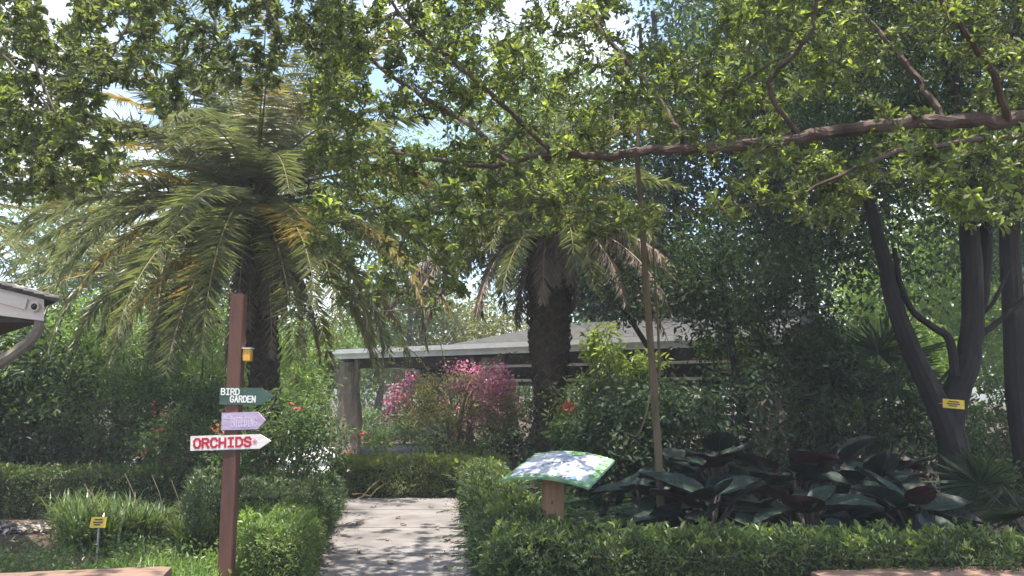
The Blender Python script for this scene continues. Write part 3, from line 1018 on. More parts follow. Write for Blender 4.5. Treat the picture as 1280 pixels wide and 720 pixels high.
o1 = on_board(274.5, 495)
arrow_board(t, o1 + [0, -.0, 0], .425, .135, .11, .10, -.012, M['green_board'], 'dark green arrow board lettered BIRD GARDEN in white', .022,
            [('BIRD', .012, .012, .026, .046, .011, .009, M['white']), ('GARDEN', .085, -.045, .023, .046, .0105, .009, M['white'])])
o2 = on_board(277, 527)
arrow_board(t, o2, .34, .135, .06, .05, .03, M['purple_board'], 'lilac arrow board with faint pale lettering', .022,
            [('NEW', .018, .02, .017, .028, .007, .004, M['faint']), ('BUILDING', .075, -.045, .016, .07, .0095, .005, M['faint'])])
o3 = on_board(238, 554.5)
arrow_board(t, o3, .625, .112, .085, .03, .03, M['white_board'], 'long white arrow board lettered ORCHIDS in red', .022,
            [('ORCHIDS', .03, -.033, .045, .066, .0205, .0175, M['red_paint'])], (.502, 0, .022))
mb = MB()
yb = W(310.5, 444, Yp) - base
mb.box(yb + [-.005, 0, 0], (.062, .07, .10), 0, None, .008)
mb.prism([(-.037, -.042), (.037, -.042), (.037, .042), (-.037, .042)], 0, .008, 1, (yb + [-.005, 0, .051], np.array([1., 0, 0]), np.array([0, 1., 0]), np.array([.25, 0, 1.])))
mb.box(yb + [-.046, 0, 0], (.03, .03, .04), 1)
mb.obj('yellow_box', [M['amber'], M['fascia']], t)

# ------------------------------------------------------------------ map panel
fl_, fr_, bl_, br_ = W(625, 597, 6.3), W(735, 606, 5.9), W(668, 565, 6.75), W(768, 572, 6.35)
cen = (fl_ + fr_ + bl_ + br_) / 4
pb = np.array([W(691, 640, 6.35)[0], 6.35, 0.])
t = thing('map_panel', 'tilted printed map panel on a thick tan timber post behind the front hedge', 'sign', pb)
mb = MB()
hz = cen[2] - .03
th = np.arange(14) / 14 * 2 * math.pi
zs = np.linspace(0, hz + .0, 10)
V = [[.086 * (1 + .03 * math.sin(3 * a + z)) * math.cos(a), .086 * (1 + .03 * math.sin(2 * a)) * math.sin(a), z] for z in zs for a in th]
Q = [[14 * i + j, 14 * i + (j + 1) % 14, 14 * i + 14 + (j + 1) % 14, 14 * i + 14 + j] for i in range(9) for j in range(14)]
V.append([0, 0, hz])
mb.add(V, Q, [[126 + j, 126 + (j + 1) % 14, len(V) - 1] for j in range(14)])
mb.obj('post', M['timber'], t)


def panel_pt(u, v, h=0.0):
    p = (fl_ * (1 - u) + fr_ * u) * (1 - v) + (bl_ * (1 - u) + br_ * u) * v
    nn = nrm(np.cross(fr_ - fl_, bl_ - fl_))
    arch = .05 * (1 - (2 * u - 1) ** 2) - .02
    return p + nn * (h + arch) - pb


def panel_sheet(mb, u0, u1, v0, v1, h0, h1, mi=0, nu=14):
    us = np.linspace(u0, u1, nu)
    V = [panel_pt(u, v, h) for h in (h0, h1) for v in (v0, v1) for u in us]
    i = lambda h, v, u: (h * 2 + v) * nu + u
    Q = []
    for a in range(nu - 1):
        Q += [[i(1, 0, a), i(1, 0, a + 1), i(1, 1, a + 1), i(1, 1, a)], [i(0, 0, a), i(0, 1, a), i(0, 1, a + 1), i(0, 0, a + 1)],
              [i(0, 0, a), i(0, 0, a + 1), i(1, 0, a + 1), i(1, 0, a)], [i(0, 1, a), i(1, 1, a), i(1, 1, a + 1), i(0, 1, a + 1)]]
    Q += [[i(0, 0, 0), i(1, 0, 0), i(1, 1, 0), i(0, 1, 0)], [i(0, 0, nu - 1), i(0, 1, nu - 1), i(1, 1, nu - 1), i(1, 0, nu - 1)]]
    mb.add(V, Q, None, mi)


def panel_blob(mb, u, v, ru, rv, h, mi, ragged=.25, n=12):
    pts = []
    for k in range(n):
        a = k / n * 2 * math.pi
        r_ = 1 + random.uniform(-ragged, ragged)
        pts.append(panel_pt(min(max(u + math.cos(a) * ru * r_, .004), .996), min(max(v + math.sin(a) * rv * r_, .006), .994), h))
    V = pts + [panel_pt(u, v, h)]
    mb.add(V, None, [[k, (k + 1) % n, n] for k in range(n)], mi)


mb = MB()
panel_sheet(mb, 0, 1, 0, 1, -.018, 0)
bd = mb.obj('panel_board', M['print_green'], t, False)
mb = MB()
panel_sheet(mb, .05, .93, .09, .93, -.004, .0015, 0)
for k in range(12):
    panel_blob(mb, random.uniform(.12, .85), random.uniform(.18, .82), random.uniform(.05, .13), random.uniform(.05, .12), .0022 + k * .0002, random.choice([1, 4, 4]))
for k in range(70):
    e = random.random()
    if e < .35:
        u, v = random.uniform(0.02, .98), random.choice([.05, .95]) + random.uniform(-.03, .03)
    elif e < .75:
        u, v = random.uniform(.90, .99), random.uniform(.02, .98)
    else:
        u, v = random.uniform(.01, .06), random.uniform(.02, .98)
    panel_blob(mb, u, v, random.uniform(.01, .03), random.uniform(.015, .045), .005 + k * .00004, random.choice([2, 2, 4, 5]), .4, 8)
panel_blob(mb, .60, .88, .07, .07, .0085, 2, .12)
panel_blob(mb, .80, .10, .05, .055, .0085, 3, .1)
for k in range(15):
    u = .1 + .05 * k
    panel_blob(mb, u + random.uniform(-.02, .02), .06 + random.uniform(-.02, .03), .012, .018, .0088 + .00004 * k, random.choice([3, 6, 2]), .3, 7)
for (u, v) in ((.36, .40), (.40, .46), (.44, .50), (.52, .52), (.55, .56), (.25, .76)):
    panel_blob(mb, u, v, .014, .02, .0088, 6, .3, 6)
mb.obj('printed_map', [M['print_base'], M['print_lilac'], M['print_leaf'], M['print_blue'], M['print_white'], M['print_green'], M['ink_text']], bd)

# ------------------------------------------------------------------ plant tags
def plant_tag(label, p, ang, w=.15, h=.10, stake=True, yaw=0, roll=0):
    t = thing('plant_label', label, 'plant label', (p[0], p[1], 0 if stake else p[2]))
    z = p[2] if stake else 0
    rx = np.array(Matrix.Rotation(yaw, 3, 'Z') @ Matrix.Rotation(ang, 3, 'X') @ Matrix.Rotation(roll, 3, 'Y'))
    mb = MB()
    mb.box((0, 0, z), (w, .006, h), 0, rx, .0015)
    for k, (zz, ww) in enumerate(((.25, .5), (.0, .62), (-.22, .4))):
        off = rx @ np.array([-.02 * w * k, -.0045, zz * h])
        mb.box(off + [0, 0, z], (ww * w, .002, .014 * (h / .1)), 1, rx)
    mb.obj('tag_plate', [M['yellow'], M['ink_text']], t)
    if stake:
        mb = MB()
        mb.box((0, .012, (z - .01) / 2), (.016, .012, z), 0)
        mb.obj('stake', M['metal'], t)
    else:
        mb = MB()
        for s in (-1, 1):
            mb.tube([rx @ np.array([s * w * .43, -.006, 0]), rx @ np.array([s * w * .43, .1, 0])], .004, 6)
        mb.obj('nail', M['metal'], t)
    return t


plant_tag('yellow plant label on a short metal stake in the grass before the strap leaved bed', W(123, 653, 7.9), -.25)
plant_tag('yellow plant label fixed to the fork of the dark trunk', W(1192, 505, 9.62), -.05, .27, .105, False, .1, .08)

# ------------------------------------------------------------------ benches
def bench(label, p0, p1, depth=.42, h=.5):
    """p0, p1: ends of the far edge of the seat"""
    p0, p1 = np.asarray(p0, float), np.asarray(p1, float)
    d = p1 - p0
    ln = np.linalg.norm(d)
    d = d / ln
    nb = np.array([d[1], -d[0]])
    if nb[1] > 0:
        nb = -nb
    c = (p0 + p1) / 2 + nb * depth / 2
    t = thing('bench', label, 'bench', (c[0], c[1], 0), math.atan2(d[1], d[0]))
    mb = MB()
    # thick slab seat with rounded ends and a worn edge
    nu, nv = 30, 5
    V = []
    for zz in (0, 1):
        for i in range(nu):
            u = -1 + 2 * i / (nu - 1)
            e = max(0, (abs(u) - .965) / .035)
            for j in range(nv):
                v = -1 + 2 * j / (nv - 1)
                edge = (abs(v) > .99 or abs(u) > .999)
                V.append([u * ln / 2, v * depth / 2 * (1 - .16 * e ** 2) + .006 * math.sin(i * 1.3) * (abs(v) > .9), h - (.075 if zz == 0 else 0) + (-.012 if (edge and zz) else 0) + .002 * random.random()])
    ix = lambda z, i, j: z * nu * nv + i * nv + j
    Q = []
    for i in range(nu - 1):
        for j in range(nv - 1):
            Q += [[ix(1, i, j), ix(1, i + 1, j), ix(1, i + 1, j + 1), ix(1, i, j + 1)], [ix(0, i, j), ix(0, i, j + 1), ix(0, i + 1, j + 1), ix(0, i + 1, j)]]
        Q += [[ix(0, i, 0), ix(0, i + 1, 0), ix(1, i + 1, 0), ix(1, i, 0)], [ix(0, i, nv - 1), ix(1, i, nv - 1), ix(1, i + 1, nv - 1), ix(0, i + 1, nv - 1)]]
    for j in range(nv - 1):
        Q += [[ix(0, 0, j), ix(1, 0, j), ix(1, 0, j + 1), ix(0, 0, j + 1)], [ix(0, nu - 1, j), ix(0, nu - 1, j + 1), ix(1, nu - 1, j + 1), ix(1, nu - 1, j)]]
    mb.add(V, Q)
    mb.obj('seat', M['bench'], t)
    for s in (-1, 1):
        mb = MB()
        mb.box((s * ln * .34, 0, (h - .078) / 2), (.09, depth * .7, h - .078), 0, None, .008)
        mb.obj('leg', M['bench'], t)
    return t


def flat_at(px, py, z):
    u = (360 - py) / F
    s = (EYE - z) / -(u * math.cos(PITCH) + math.sin(PITCH))
    return np.array([(px - 640) / F * s, s * (math.cos(PITCH) - u * math.sin(PITCH))])


a, b_ = flat_at(216, 705, .5), flat_at(0, 714, .5)
dd = (b_ - a) / np.linalg.norm(b_ - a)
bench('weathered red brown wooden bench below the signpost', a + dd * 2.3, a)
a, b_ = flat_at(1010, 711, .5), flat_at(1280, 702, .5)
dd = (b_ - a) / np.linalg.norm(b_ - a)
bench('weathered red brown wooden bench in front of the long clipped hedge', a, a + dd * 2.3)

# ------------------------------------------------------------------ cream hut at the left edge
hb = W(-60, 500, 8.0)
hb[2] = 0
t = thing('garden_hut', 'cream painted hut roof corner with a crooked branch brace', 'hut', hb)
P0, P1 = W(-90, 330, 8) - hb, W(56, 372, 8) - hb
Q0, Q1 = W(-90, 402, 8) - hb, W(55, 401, 8) - hb
mb = MB()
th = .045
for dy in (0, 1):
    pass
SK = -.85


def slab(mb, pts, dy0, dy1, mi=0):
    n = len(pts)
    V = [np.array(p) + [SK * dy0, dy0, 0] for p in pts] + [np.array(p) + [SK * dy1, dy1, 0] for p in pts]
    cq = [[i, (i + 1) % n, n + (i + 1) % n, n + i] for i in range(n)]
    if n == 4:
        cq += [[3, 2, 1, 0], [4, 5, 6, 7]]
    mb.add(V, cq, None, mi)
UPm, UPe = P0 + (Q0 - P0) * .36, P1 + (Q1 - P1) * .02
# upper and lower rake boards, the upper one set forward
slab(mb, [W(-90, 383, 8) - hb, W(55, 401, 8) - hb, W(55, 371, 8) - hb, W(-90, 338, 8) - hb], 0, .05)
slab(mb, [W(-90, 356, 8) - hb, W(30, 387, 8) - hb, W(34, 374, 8) - hb, W(-90, 341, 8) - hb], -.022, -.002)
mb.obj('fascia', M['cream'], t)
mb = MB()
slab(mb, [W(-90, 338, 8) - hb, W(70, 378, 8) - hb, W(71, 374, 8) - hb, W(-90, 332, 8) - hb], -.05, 3.2)
mb.obj('roof', M['shingle'], t)
mb = MB()
for k in range(12):
    px = -86 + k * 13.2
    yy = 331 + (px + 90) * .2625
    p = W(px, yy, 8) - hb
    mb.box(p + [.03, .0, -.004], (.15, 3.24, .028), 0, np.array(Matrix.Rotation(.16, 3, 'Y')), .006)
    mb.v[-1] = mb.v[-1] + [0, 1.55, 0]
    mb.v[-1][:, 0] += SK * (mb.v[-1][:, 1])
mb.obj('roof_tile', M['tile'], t)
mb = MB()
slab(mb, [W(-90, 402, 8) - hb, W(52, 402.5, 8) - hb, W(52, 399, 8) - hb, W(-90, 384, 8) - hb], .06, 3.1)
mb.obj('soffit', M['beam'], t)
mb = MB()
limb(mb, [W(-60, 500, 8.05) - hb, W(-14, 462, 8.05) - hb, W(8, 448, 8.05) - hb, W(36, 428, 8.05) - hb, W(47, 412, 8.06) - hb, W(49, 398, 8.06) - hb], .075, .045, 16, 8, 0, .06)
mb.obj('brace', M['log'], t)
mb = MB()
limb(mb, [(0, .05, 0), (.02, .05, 1.2), (-.02, .05, 2.4)], .12, .10, 10, 10, 0, .04)
mb.obj('post', M['log'], t)
mb = MB()
lp = W(43, 383.5, 7.97) - hb
ring = [lp + np.array([math.cos(a) * .042, 0, math.sin(a) * .042]) for a in np.linspace(0, 2 * math.pi, 17)]
mb.tube(ring, .010, 6, 0)
n_ = 16
V = [lp + np.array([math.cos(a) * .036, .004, math.sin(a) * .036]) for a in np.arange(n_) / n_ * 2 * math.pi] + [lp + np.array([0, -.02, 0])]
mb.add(V, None, [[k, (k + 1) % n_, n_] for k in range(n_)], 1)
mb.obj('round_fitting', [M['cream'], M['black']], t)  # dark disc in a cream ring

# ------------------------------------------------------------------ open pavilion at the back
po = np.array([-4.35, 19.0, 0.])
ux, vx = np.array([.819, -.574, 0.]), np.array([.574, .819, 0.])
t = thing('open_pavilion', 'long open garden pavilion with pale fascia and tree trunk columns', 'pavilion', po)
EV = 2.33


def L2(u, v, z):
    return ux * u + vx * v + UP * z


def obox(mb, u0, u1, v0, v1, z0, z1, mi=0):
    V = [L2(u, v, z) for z in (z0, z1) for (u, v) in ((u0, v0), (u1, v0), (u1, v1), (u0, v1))]
    mb.add(V, [[3, 2, 1, 0], [4, 5, 6, 7], [0, 1, 5, 4], [1, 2, 6, 5], [2, 3, 7, 6], [3, 0, 4, 7]], None, mi)


UL = 10.6
mb = MB()
obox(mb, 0, UL, 0, .06, EV + .03, EV + .22)
obox(mb, .0, UL, -.05, -.003, EV + .15, EV + .25)
V = [L2(u, v, z) for u in (-.06, -.003) for (v, z) in ((0, EV + .03), (8, EV - .48), (8, EV - .29), (0, EV + .22))]
mb.add(V, [[0, 1, 2, 3], [7, 6, 5, 4], [0, 4, 5, 1], [3, 2, 6, 7], [0, 3, 7, 4], [1, 5, 6, 2]])
mb.obj('fascia', M['fascia'], t)
mb = MB()
V = [L2(.0, .065, EV + .225), L2(UL, .065, EV + .225), L2(UL, 8, EV - .30), L2(0, 8, EV - .30), L2(0, .065, EV + .262), L2(UL, .065, EV + .262), L2(UL, 8, EV - .25), L2(0, 8, EV - .25)]
mb.add(V, [[3, 2, 1, 0], [4, 5, 6, 7], [0, 1, 5, 4], [1, 2, 6, 5], [2, 3, 7, 6], [3, 0, 4, 7]])
# raised hip above the middle
V = [L2(3.4, .3, EV + .27), L2(UL, .3, EV + .27), L2(UL, 6.5, EV - .0), L2(3.4, 6.5, EV - .0), L2(5.0, 2.0, EV + .75), L2(UL, 2.0, EV + .75)]
mb.add(V, [[0, 1, 5, 4], [2, 3, 4, 5]], [[3, 0, 4], [1, 2, 5]])
mb.obj('roof', M['shingle'], t)
for k in range(18):
    mb = MB()
    u = .2 + k * .6
    V = [L2(u + du, v, z) for du in (-.04, .04) for (v, z) in ((.07, EV + .05), (7.9, EV - .46), (7.9, EV - .31), (.07, EV + .21))]
    mb.add(V, [[0, 1, 2, 3], [7, 6, 5, 4], [0, 4, 5, 1], [3, 2, 6, 7], [0, 3, 7, 4], [1, 5, 6, 2]])
    mb.obj('rafter', M['beam'], t)
for v, zz in ((.5, EV + .02), (3.2, EV - .15), (6.2, EV - .35)):
    mb = MB()
    obox(mb, .1, UL - .1, v - .09, v + .09, zz - .2, zz - .003)
    mb.obj('beam', M['beam'], t)
for i, (u, v) in enumerate(((.45, .3), (4.6, .3), (7.4, .3), (10.2, .3), (.6, 3.2), (4.0, 3.2), (.8, 6.2), (3.6, 6.2), (7.0, 6.2))):
    mb = MB()
    p = L2(u, v, 0)
    limb(mb, [p, p + [.03, 0, .9], p + [-.02, 0, 1.7], p + [.0, 0, EV - .02 - .065 * v]], .29, .23, 16, 14, 0, .06)
    if i < 4:
        limb(mb, [p + [-.05, 0, 1.45], p + [-.22, 0, 1.75], p + [-.33, .02, 2.05], p + [-.42, .1, EV - .02]], .07, .05, 9, 7, 0, .05)
        limb(mb, [p + [.12, -.1, 1.7], p + [.19, -.14, 2.0], p + [.2, -.2, EV + .02]], .07, .06, 8, 7, 0, .05)
    mb.obj('column', M['log'], t)
# dark back screen of slats
mb = MB()
for k in range(9):
    obox(mb, 4.8, UL, 7.0, 7.04, .5 + k * .2, .62 + k * .2)
mb.obj('screen', M['beam'], t)
# pale rails of the right hand bay
for k, z in enumerate((2.08, 1.8)):
    mb = MB()
    obox(mb, 4.7, 10.4, -.12, -.055, z, z + .05)
    mb.obj('rail', M['rail'], t)
# concrete bench seat under the pavilion
mb = MB()
p = W(444, 577, 19.6)
x0, x1 = W(446, 570, 19.2)[0], W(535, 570, 19.2)[0]
mb.box(((x0 + x1) / 2, 19.5, .12), (x1 - x0 - .1, .4, .20), 0)
mb.box(((x0 + x1) / 2, 19.5, .27), (x1 - x0, .55, .09), 0, None, .012)
tag(mb.obj('stone_bench', M['paving']), 'long low pale concrete seat under the open pavilion', 'bench')


# ------------------------------------------------------------------ shrubs and trees
def shrub(name, label, base, stems, crowns, mat, nt_, per, cs, L, ratio=.45, tm=T_OV, bark='bark_grey', r=.03, group=None, cat='shrub', flowers=None, extra=None, sag=.15, droop=.3):
    """crowns: list of (centre offset, radii); stems: how many from the base"""
    base = np.asarray(base, float)
    t = thing(name, label, cat, base, 0, group)
    wood, fol = MB(), MB()
    nodes, rads = [], []
    tot = sum(r_[0] * r_[1] * r_[2] for _, r_ in crowns)
    tg = []
    for c, r_ in crowns:
        tg.append(in_ellipsoid(c, r_, max(4, int(nt_ * r_[0] * r_[1] * r_[2] / tot))))
    tg = np.vstack(tg)
    tg = tg[tg[:, 2] > .08]
    for s in range(stems):
        c, r_ = crowns[s % len(crowns)]
        e = np.array(c) + rng.standard_normal(3) * np.array(r_) * (.35 if stems > 1 else .1)
        st = rng.standard_normal(3) * [.1, .1, 0] * (stems > 1)
        P, rr = limb(wood, [st, st * .5 + e * .4 + rng.standard_normal(3) * [.08, .08, 0] * e[2] * .4, e], r, r * .35, 10, 7, 0, .06)
        nodes.append(P)
        rads.append(rr)
    paths = grow(wood, np.vstack(nodes), np.concatenate(rads), tg, .004, .012, 0, 4, sag)
    P, D = on_paths(paths, 2, .6, 1)
    cloud(fol, P, max(3, per // 2), cs, L, ratio, tm, 0, .75, droop)
    wood.obj('trunk' if cat == 'tree' else 'stems', M[bark], t)
    mats = [M[mat]]
    if extra:
        mats.append(M[extra[0]])
        k = rng.uniform(size=len(tg)) < extra[1]
        if k.any():
            cloud(fol, tg[k], per // 2, cs * .8, L, ratio, tm, 1, .8, 0)
    fol.obj('crown' if cat == 'tree' else 'foliage', mats, t)
    if flowers:
        fm, cnt, fL, size = flowers
        fb = MB()
        idx = rng.choice(len(tg), min(cnt, len(tg)), replace=False)
        C = tg[idx]
        cc = np.mean([c for c, _ in crowns], 0)
        C = C + nrm(C - cc) * .12
        cloud(fb, C, 12, size, fL, .7, T_OV, 0, .8, 0, .6)
        fb.obj('blossoms', M[fm], t)
    return t


def G(px, Y):
    return np.array([(px - 640) / F * Y, Y, 0.])


shrub('shrub', 'dark glossy broadleaf shrub beneath the cream hut roof', G(35, 12.2), 5, [((0, 0, 1.5), (1.0, .8, 1.2)), ((-.9, .3, 1.3), (.9, .8, 1.2)), ((.5, .3, 1.0), (.7, .6, .9))], 'dark', 330, 22, .11, .11, .5, extra=('bright', .35))  # bright clusters put sunlight into the shrub's leaf colour
shrub('shrub', 'tall sunlit broadleaf shrub above the dark glossy one beside the hut roof', G(75, 14.2), 4, [((0, 0, 2.0), (1.1, .9, 1.0)), ((-.9, 0, 1.6), (.9, .8, 1.0))], 'bright', 240, 24, .12, .11, .45, extra=('mid', .5))
shrub('shrub', 'fine leaved green bush left of centre behind the long dark hedge', G(150, 12.4), 5, [((0, 0, 1.05), (1.0, .7, 1.0)), ((.5, .2, 1.4), (.7, .6, .8))], 'mid', 330, 26, .10, .065, .4, extra=('bright', .3))
shrub('shrub', 'feathery bright green bush between the tan palm and the signpost', G(255, 15), 4, [((0, 0, 1.7), (.9, .7, 1.15)), ((-.7, .2, 1.3), (.7, .6, 1.0))], 'bright', 260, 26, .12, .075, .35, extra=('mid', .4))
shrub('shrub', 'dark mid height bush directly behind the lilac sign board', G(245, 11.9), 4, [((0, 0, .95), (.85, .6, .8)), ((-.9, .1, .8), (.7, .5, .7))], 'hedge_dark', 260, 24, .1, .07, .45, extra=('mid', .2))
shrub('flowering_shrub', 'open shrub with pale and red blossoms to the left of the ORCHIDS board', G(228, 10.9), 5, [((0, 0, .95), (.55, .45, .45)), ((.6, .1, .75), (.5, .4, .45))], 'mid', 130, 22, .08, .06, .42, flowers=('red', 9, .045, .05), extra=('pale_petal', .12))
shrub('flowering_shrub', 'leggy shrub with bare stems and sparse red blossoms right of the signpost', G(345, 9.4), 7, [((.1, 0, 1.25), (.62, .45, .38)), ((.45, .1, 1.05), (.45, .4, .35)), ((-.35, 0, .95), (.35, .35, .35))], 'mid', 190, 22, .075, .062, .42, r=.022, flowers=('red', 5, .04, .04), extra=('dark', .4))
shrub('shrub', 'bright lime green shrub behind the pavilion end seen beside the date palm trunk', G(358, 17.5), 4, [((0, 0, 1.9), (1.0, .8, 1.1)), ((.3, 0, 1.3), (.8, .7, 1.1)), ((-.7, 0, 2.2), (.8, .7, 1.1))], 'bright', 330, 26, .13, .085, .4, extra=('young_lit', .25))
shrub('shrub', 'deep green undergrowth bush at the foot of the date palm', G(300, 13.4), 4, [((0, 0, .9), (1.1, .6, .85))], 'mid', 220, 24, .11, .075, .42)
shrub('shrub', 'shaded bush at the far left behind the long dark hedge', G(-10, 11.7), 4, [((0, 0, .8), (.8, .5, .75)), ((.7, .1, .7), (.6, .5, .6))], 'dark', 220, 24, .1, .075, .45)
shrub('shrub', 'low dark green shrub at the back of the pavilion beyond the concrete seat', G(480, 25), 4, [((0, 0, .55), (1.6, .6, .5)), ((1.5, 0, .6), (1.2, .6, .5))], 'mid', 260, 24, .14, .1, .45)
# right hand side of the path
shrub('shrub', 'dark round leaved shrub between the map panel and the thin sapling', G(775, 9.6), 6, [((0, 0, .95), (.75, .5, .75)), ((.75, .2, 1.0), (.7, .5, .75))], 'dark', 330, 24, .085, .075, .6)
shrub('shrub', 'soft pinnate bush right of the dark stout palm', G(752, 11.4), 4, [((0, 0, 1.3), (.75, .6, .7)), ((.5, 0, 1.6), (.6, .5, .5))], 'mid', 220, 24, .1, .08, .35, extra=('bright', .2))
shrub('shrub', 'yellow green shoots catching the sun beside the dark palm trunk', G(762, 10.9), 3, [((-.1, 0, 2.15), (.22, .2, .42)), ((.45, 0, 2.0), (.25, .2, .15))], 'young_lit', 42, 20, .07, .10, .35, r=.015)
shrub('shrub', 'sunlit yellow green spray of leaves under the dark pavilion roof', G(908, 12.2), 3, [((0, 0, 2.28), (.42, .3, .13))], 'young_lit', 52, 22, .07, .09, .4, r=.02)
shrub('shrub', 'very dark shrub mass behind the big burgundy leaves', G(930, 10.8), 6, [((0, 0, 1.1), (1.0, .6, 1.0)), ((1.1, .3, 1.2), (1.0, .6, 1.1))], 'ink', 150, 20, .1, .10, .5, extra=('dark', .35))  # lighter leaves sprinkled in for glimpses of light
shrub('shrub', 'dark shrub mass left of the forked trunk', G(1075, 11.4), 6, [((0, 0, 1.2), (1.1, .6, 1.2)), ((.9, .3, .8), (.8, .6, .8))], 'ink', 130, 18, .1, .10, .5, extra=('mid', .15))  # mid green clusters painted in as light among the dark leaves
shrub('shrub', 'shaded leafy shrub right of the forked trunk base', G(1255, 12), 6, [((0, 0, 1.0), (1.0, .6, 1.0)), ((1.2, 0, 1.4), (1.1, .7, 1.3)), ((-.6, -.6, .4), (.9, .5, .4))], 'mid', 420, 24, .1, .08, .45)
shrub('shrub', 'sunny lime green thicket glimpsed through the shade behind the fan palms', G(1000, 17.5), 5, [((0, 0, 1.6), (1.5, .7, 1.5)), ((1.9, 0, 1.8), (1.5, .7, 1.7))], 'bright', 420, 24, .16, .13, .45, extra=('young_lit', .4))
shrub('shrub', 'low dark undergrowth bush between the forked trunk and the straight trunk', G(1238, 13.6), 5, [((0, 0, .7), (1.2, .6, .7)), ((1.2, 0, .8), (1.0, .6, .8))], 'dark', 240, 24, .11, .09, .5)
# red ginger by the palm
shrub('flowering_plant', 'small leafy plant with a red pink flower head by the palm trunk', G(708, 11.8), 3, [((0, 0, 1.0), (.22, .2, .3))], 'mid', 24, 16, .08, .12, .3, flowers=None, r=.012)
fb = MB()
cloud(fb, [W(712, 510, 11.6)], 90, .045, .075, .5, T_OV, 0, .9, 0)
o = fb.obj('blossoms', M['red'], bpy.data.objects[[o.name for o in bpy.data.objects if o.name.startswith('flowering_plant')][0]])
o.location = -np.array(G(708, 11.8))

# bougainvillea
bb = G(575, 14.3)
t = thing('flowering_shrub', 'rounded bougainvillea bush with pink blossoms and tangled arching stems before the pavilion', 'shrub', bb)
wood, fol, blo = MB(), MB(), MB()
nodes, rads, tg = [], [], []
for k in range(26):
    a = random.uniform(0, 6.28)
    rr_ = random.uniform(.5, 1.15)
    e = np.array([math.cos(a) * rr_, math.sin(a) * rr_ * .7, random.uniform(.75, 1.65)])
    P, r_ = limb(wood, [(random.uniform(-.3, .3), random.uniform(-.2, .2), 0), (e[0] * .3, e[1] * .3, e[2] * .75 + .3), (e[0] * .8, e[1] * .8, e[2] + .18), e], .026, .008, 14, 6, 0, .05)
    nodes.append(P)
    rads.append(r_)
tg = np.vstack([in_ellipsoid((0, 0, 1.45), (1.12, .8, .55), 250, .6), in_ellipsoid((-.65, -.1, 1.25), (.55, .5, .4), 80, .5), in_ellipsoid((.75, 0, 1.3), (.5, .5, .45), 80, .5)])
tg = tg[(tg[:, 2] > 1.05 - .35 * (np.abs(tg[:, 0]) > .7))]
paths = grow(wood, np.vstack(nodes), np.concatenate(rads), tg, .003, .01)
P, D = on_paths(paths, 3, .4, 1)
cloud(fol, P, 6, .075, .045, .55, T_OV, 0, .8, .1)
# long leafy whips
for (x1, z1) in ((-1.9, 1.95), (-1.5, 2.2), (-.6, 2.35), (1.3, 2.1)):
    Pw, _ = limb(wood, [(-.1, -.3, 1.3), (x1 * .55, -.45, z1 + .12), (x1, -.5, z1)], .01, .003, 14, 4, 0, 0)
    cloud(fol, Pw[3:], 6, .035, .045, .55, T_OV, 0, .8, .1)
sel = rng.choice(len(tg), 230, replace=False)
w_ = tg[sel]
pick = (np.sin(w_[:, 0] * 4.2 + .5) + np.sin(w_[:, 2] * 5 + w_[:, 1] * 3)) > .25
cloud(blo, w_[pick] + nrm(w_[pick] - [0, -.0, 1.2]) * .14, 34, .075, .052, .8, T_OV, 0, .8, 0, .5)
wood.obj('stems', M['bark_tan'], t)
fol.obj('foliage', M['bloom_leaf'], t)
blo.obj('blossoms', M['pink'], t)
tag(None or bpy.data.objects[t.name])

# low leafy sprigs at the foot of the pavilion
shrub('shrub', 'low lime sprigs sticking up behind the pale cross hedge', G(520, 13.6), 6, [((-.6, 0, .62), (.25, .2, .25)), ((.2, 0, .6), (.2, .2, .22)), ((.9, 0, .6), (.35, .2, .25))], 'bright', 60, 16, .07, .09, .28, r=.01)
shrub('shrub', 'dark mass of shade plants under the bougainvillea', G(585, 15.6), 5, [((0, 0, .6), (1.2, .4, .6)), ((1.2, 0, .9), (.8, .5, .9))], 'ink', 220, 22, .1, .09, .5)


# ------------------------------------------------------------------ far trees
def tree(label, px, Y, h, w, mat, bark='bark_grey', L=.2, nt_=240, per=26, cs=.35, bare=.25, r=.16, extra=None, depth=None, tm=T_RH, ratio=.5, lobes=6, rootlabel=None):
    b = G(px, Y)
    d = depth or w
    cz = h * (bare + (1 - bare) / 2)
    rz = h * (1 - bare) / 2
    cr = [((0, 0, cz), (w * .62, d * .62, rz * .9))]
    for k in range(lobes):
        a = k * 2.399 + random.uniform(0, 1)
        cr.append(((math.cos(a) * w * .5, math.sin(a) * d * .5, cz + rz * random.uniform(-.6, .55)), (w * .42, d * .42, rz * .42)))
    r = min(r, .15)
    return shrub('tree', label, b, 2, cr, mat, nt_, per, cs, L, ratio, tm, bark, r, None, 'tree', None, extra)


tree('distant round tree with olive yellow crown above the pavilion roof', 565, 34, 6.4, 3.8, 'olive', L=.2, cs=.36, nt_=420, bare=.12, extra=('mid', .3))
tree('distant green tree over the left end of the pavilion roof', 470, 38, 6.0, 2.6, 'mid', L=.2, nt_=240, extra=('bright', .3))
tree('distant green tree behind the dark stout palm', 720, 36, 5.0, 2.6, 'mid', L=.2, nt_=240, extra=('olive', .3))
tree('sunlit tree far behind the date palm trunk', 385, 27, 4.6, 2.1, 'bright', L=.16, nt_=240, extra=('mid', .4))
tree('tall sunlit tree far behind the two slim palms', 215, 29, 6.6, 2.8, 'bright', L=.18, nt_=330, extra=('mid', .5))
tree('bushy green tree far behind the left shrubs', 100, 22, 4.4, 2.2, 'bright', L=.15, nt_=330, extra=('mid', .5), bare=.1)
tree('dark green tree far behind the cream hut', -20, 21, 3.9, 2.4, 'mid', L=.15, nt_=330, bare=.1)
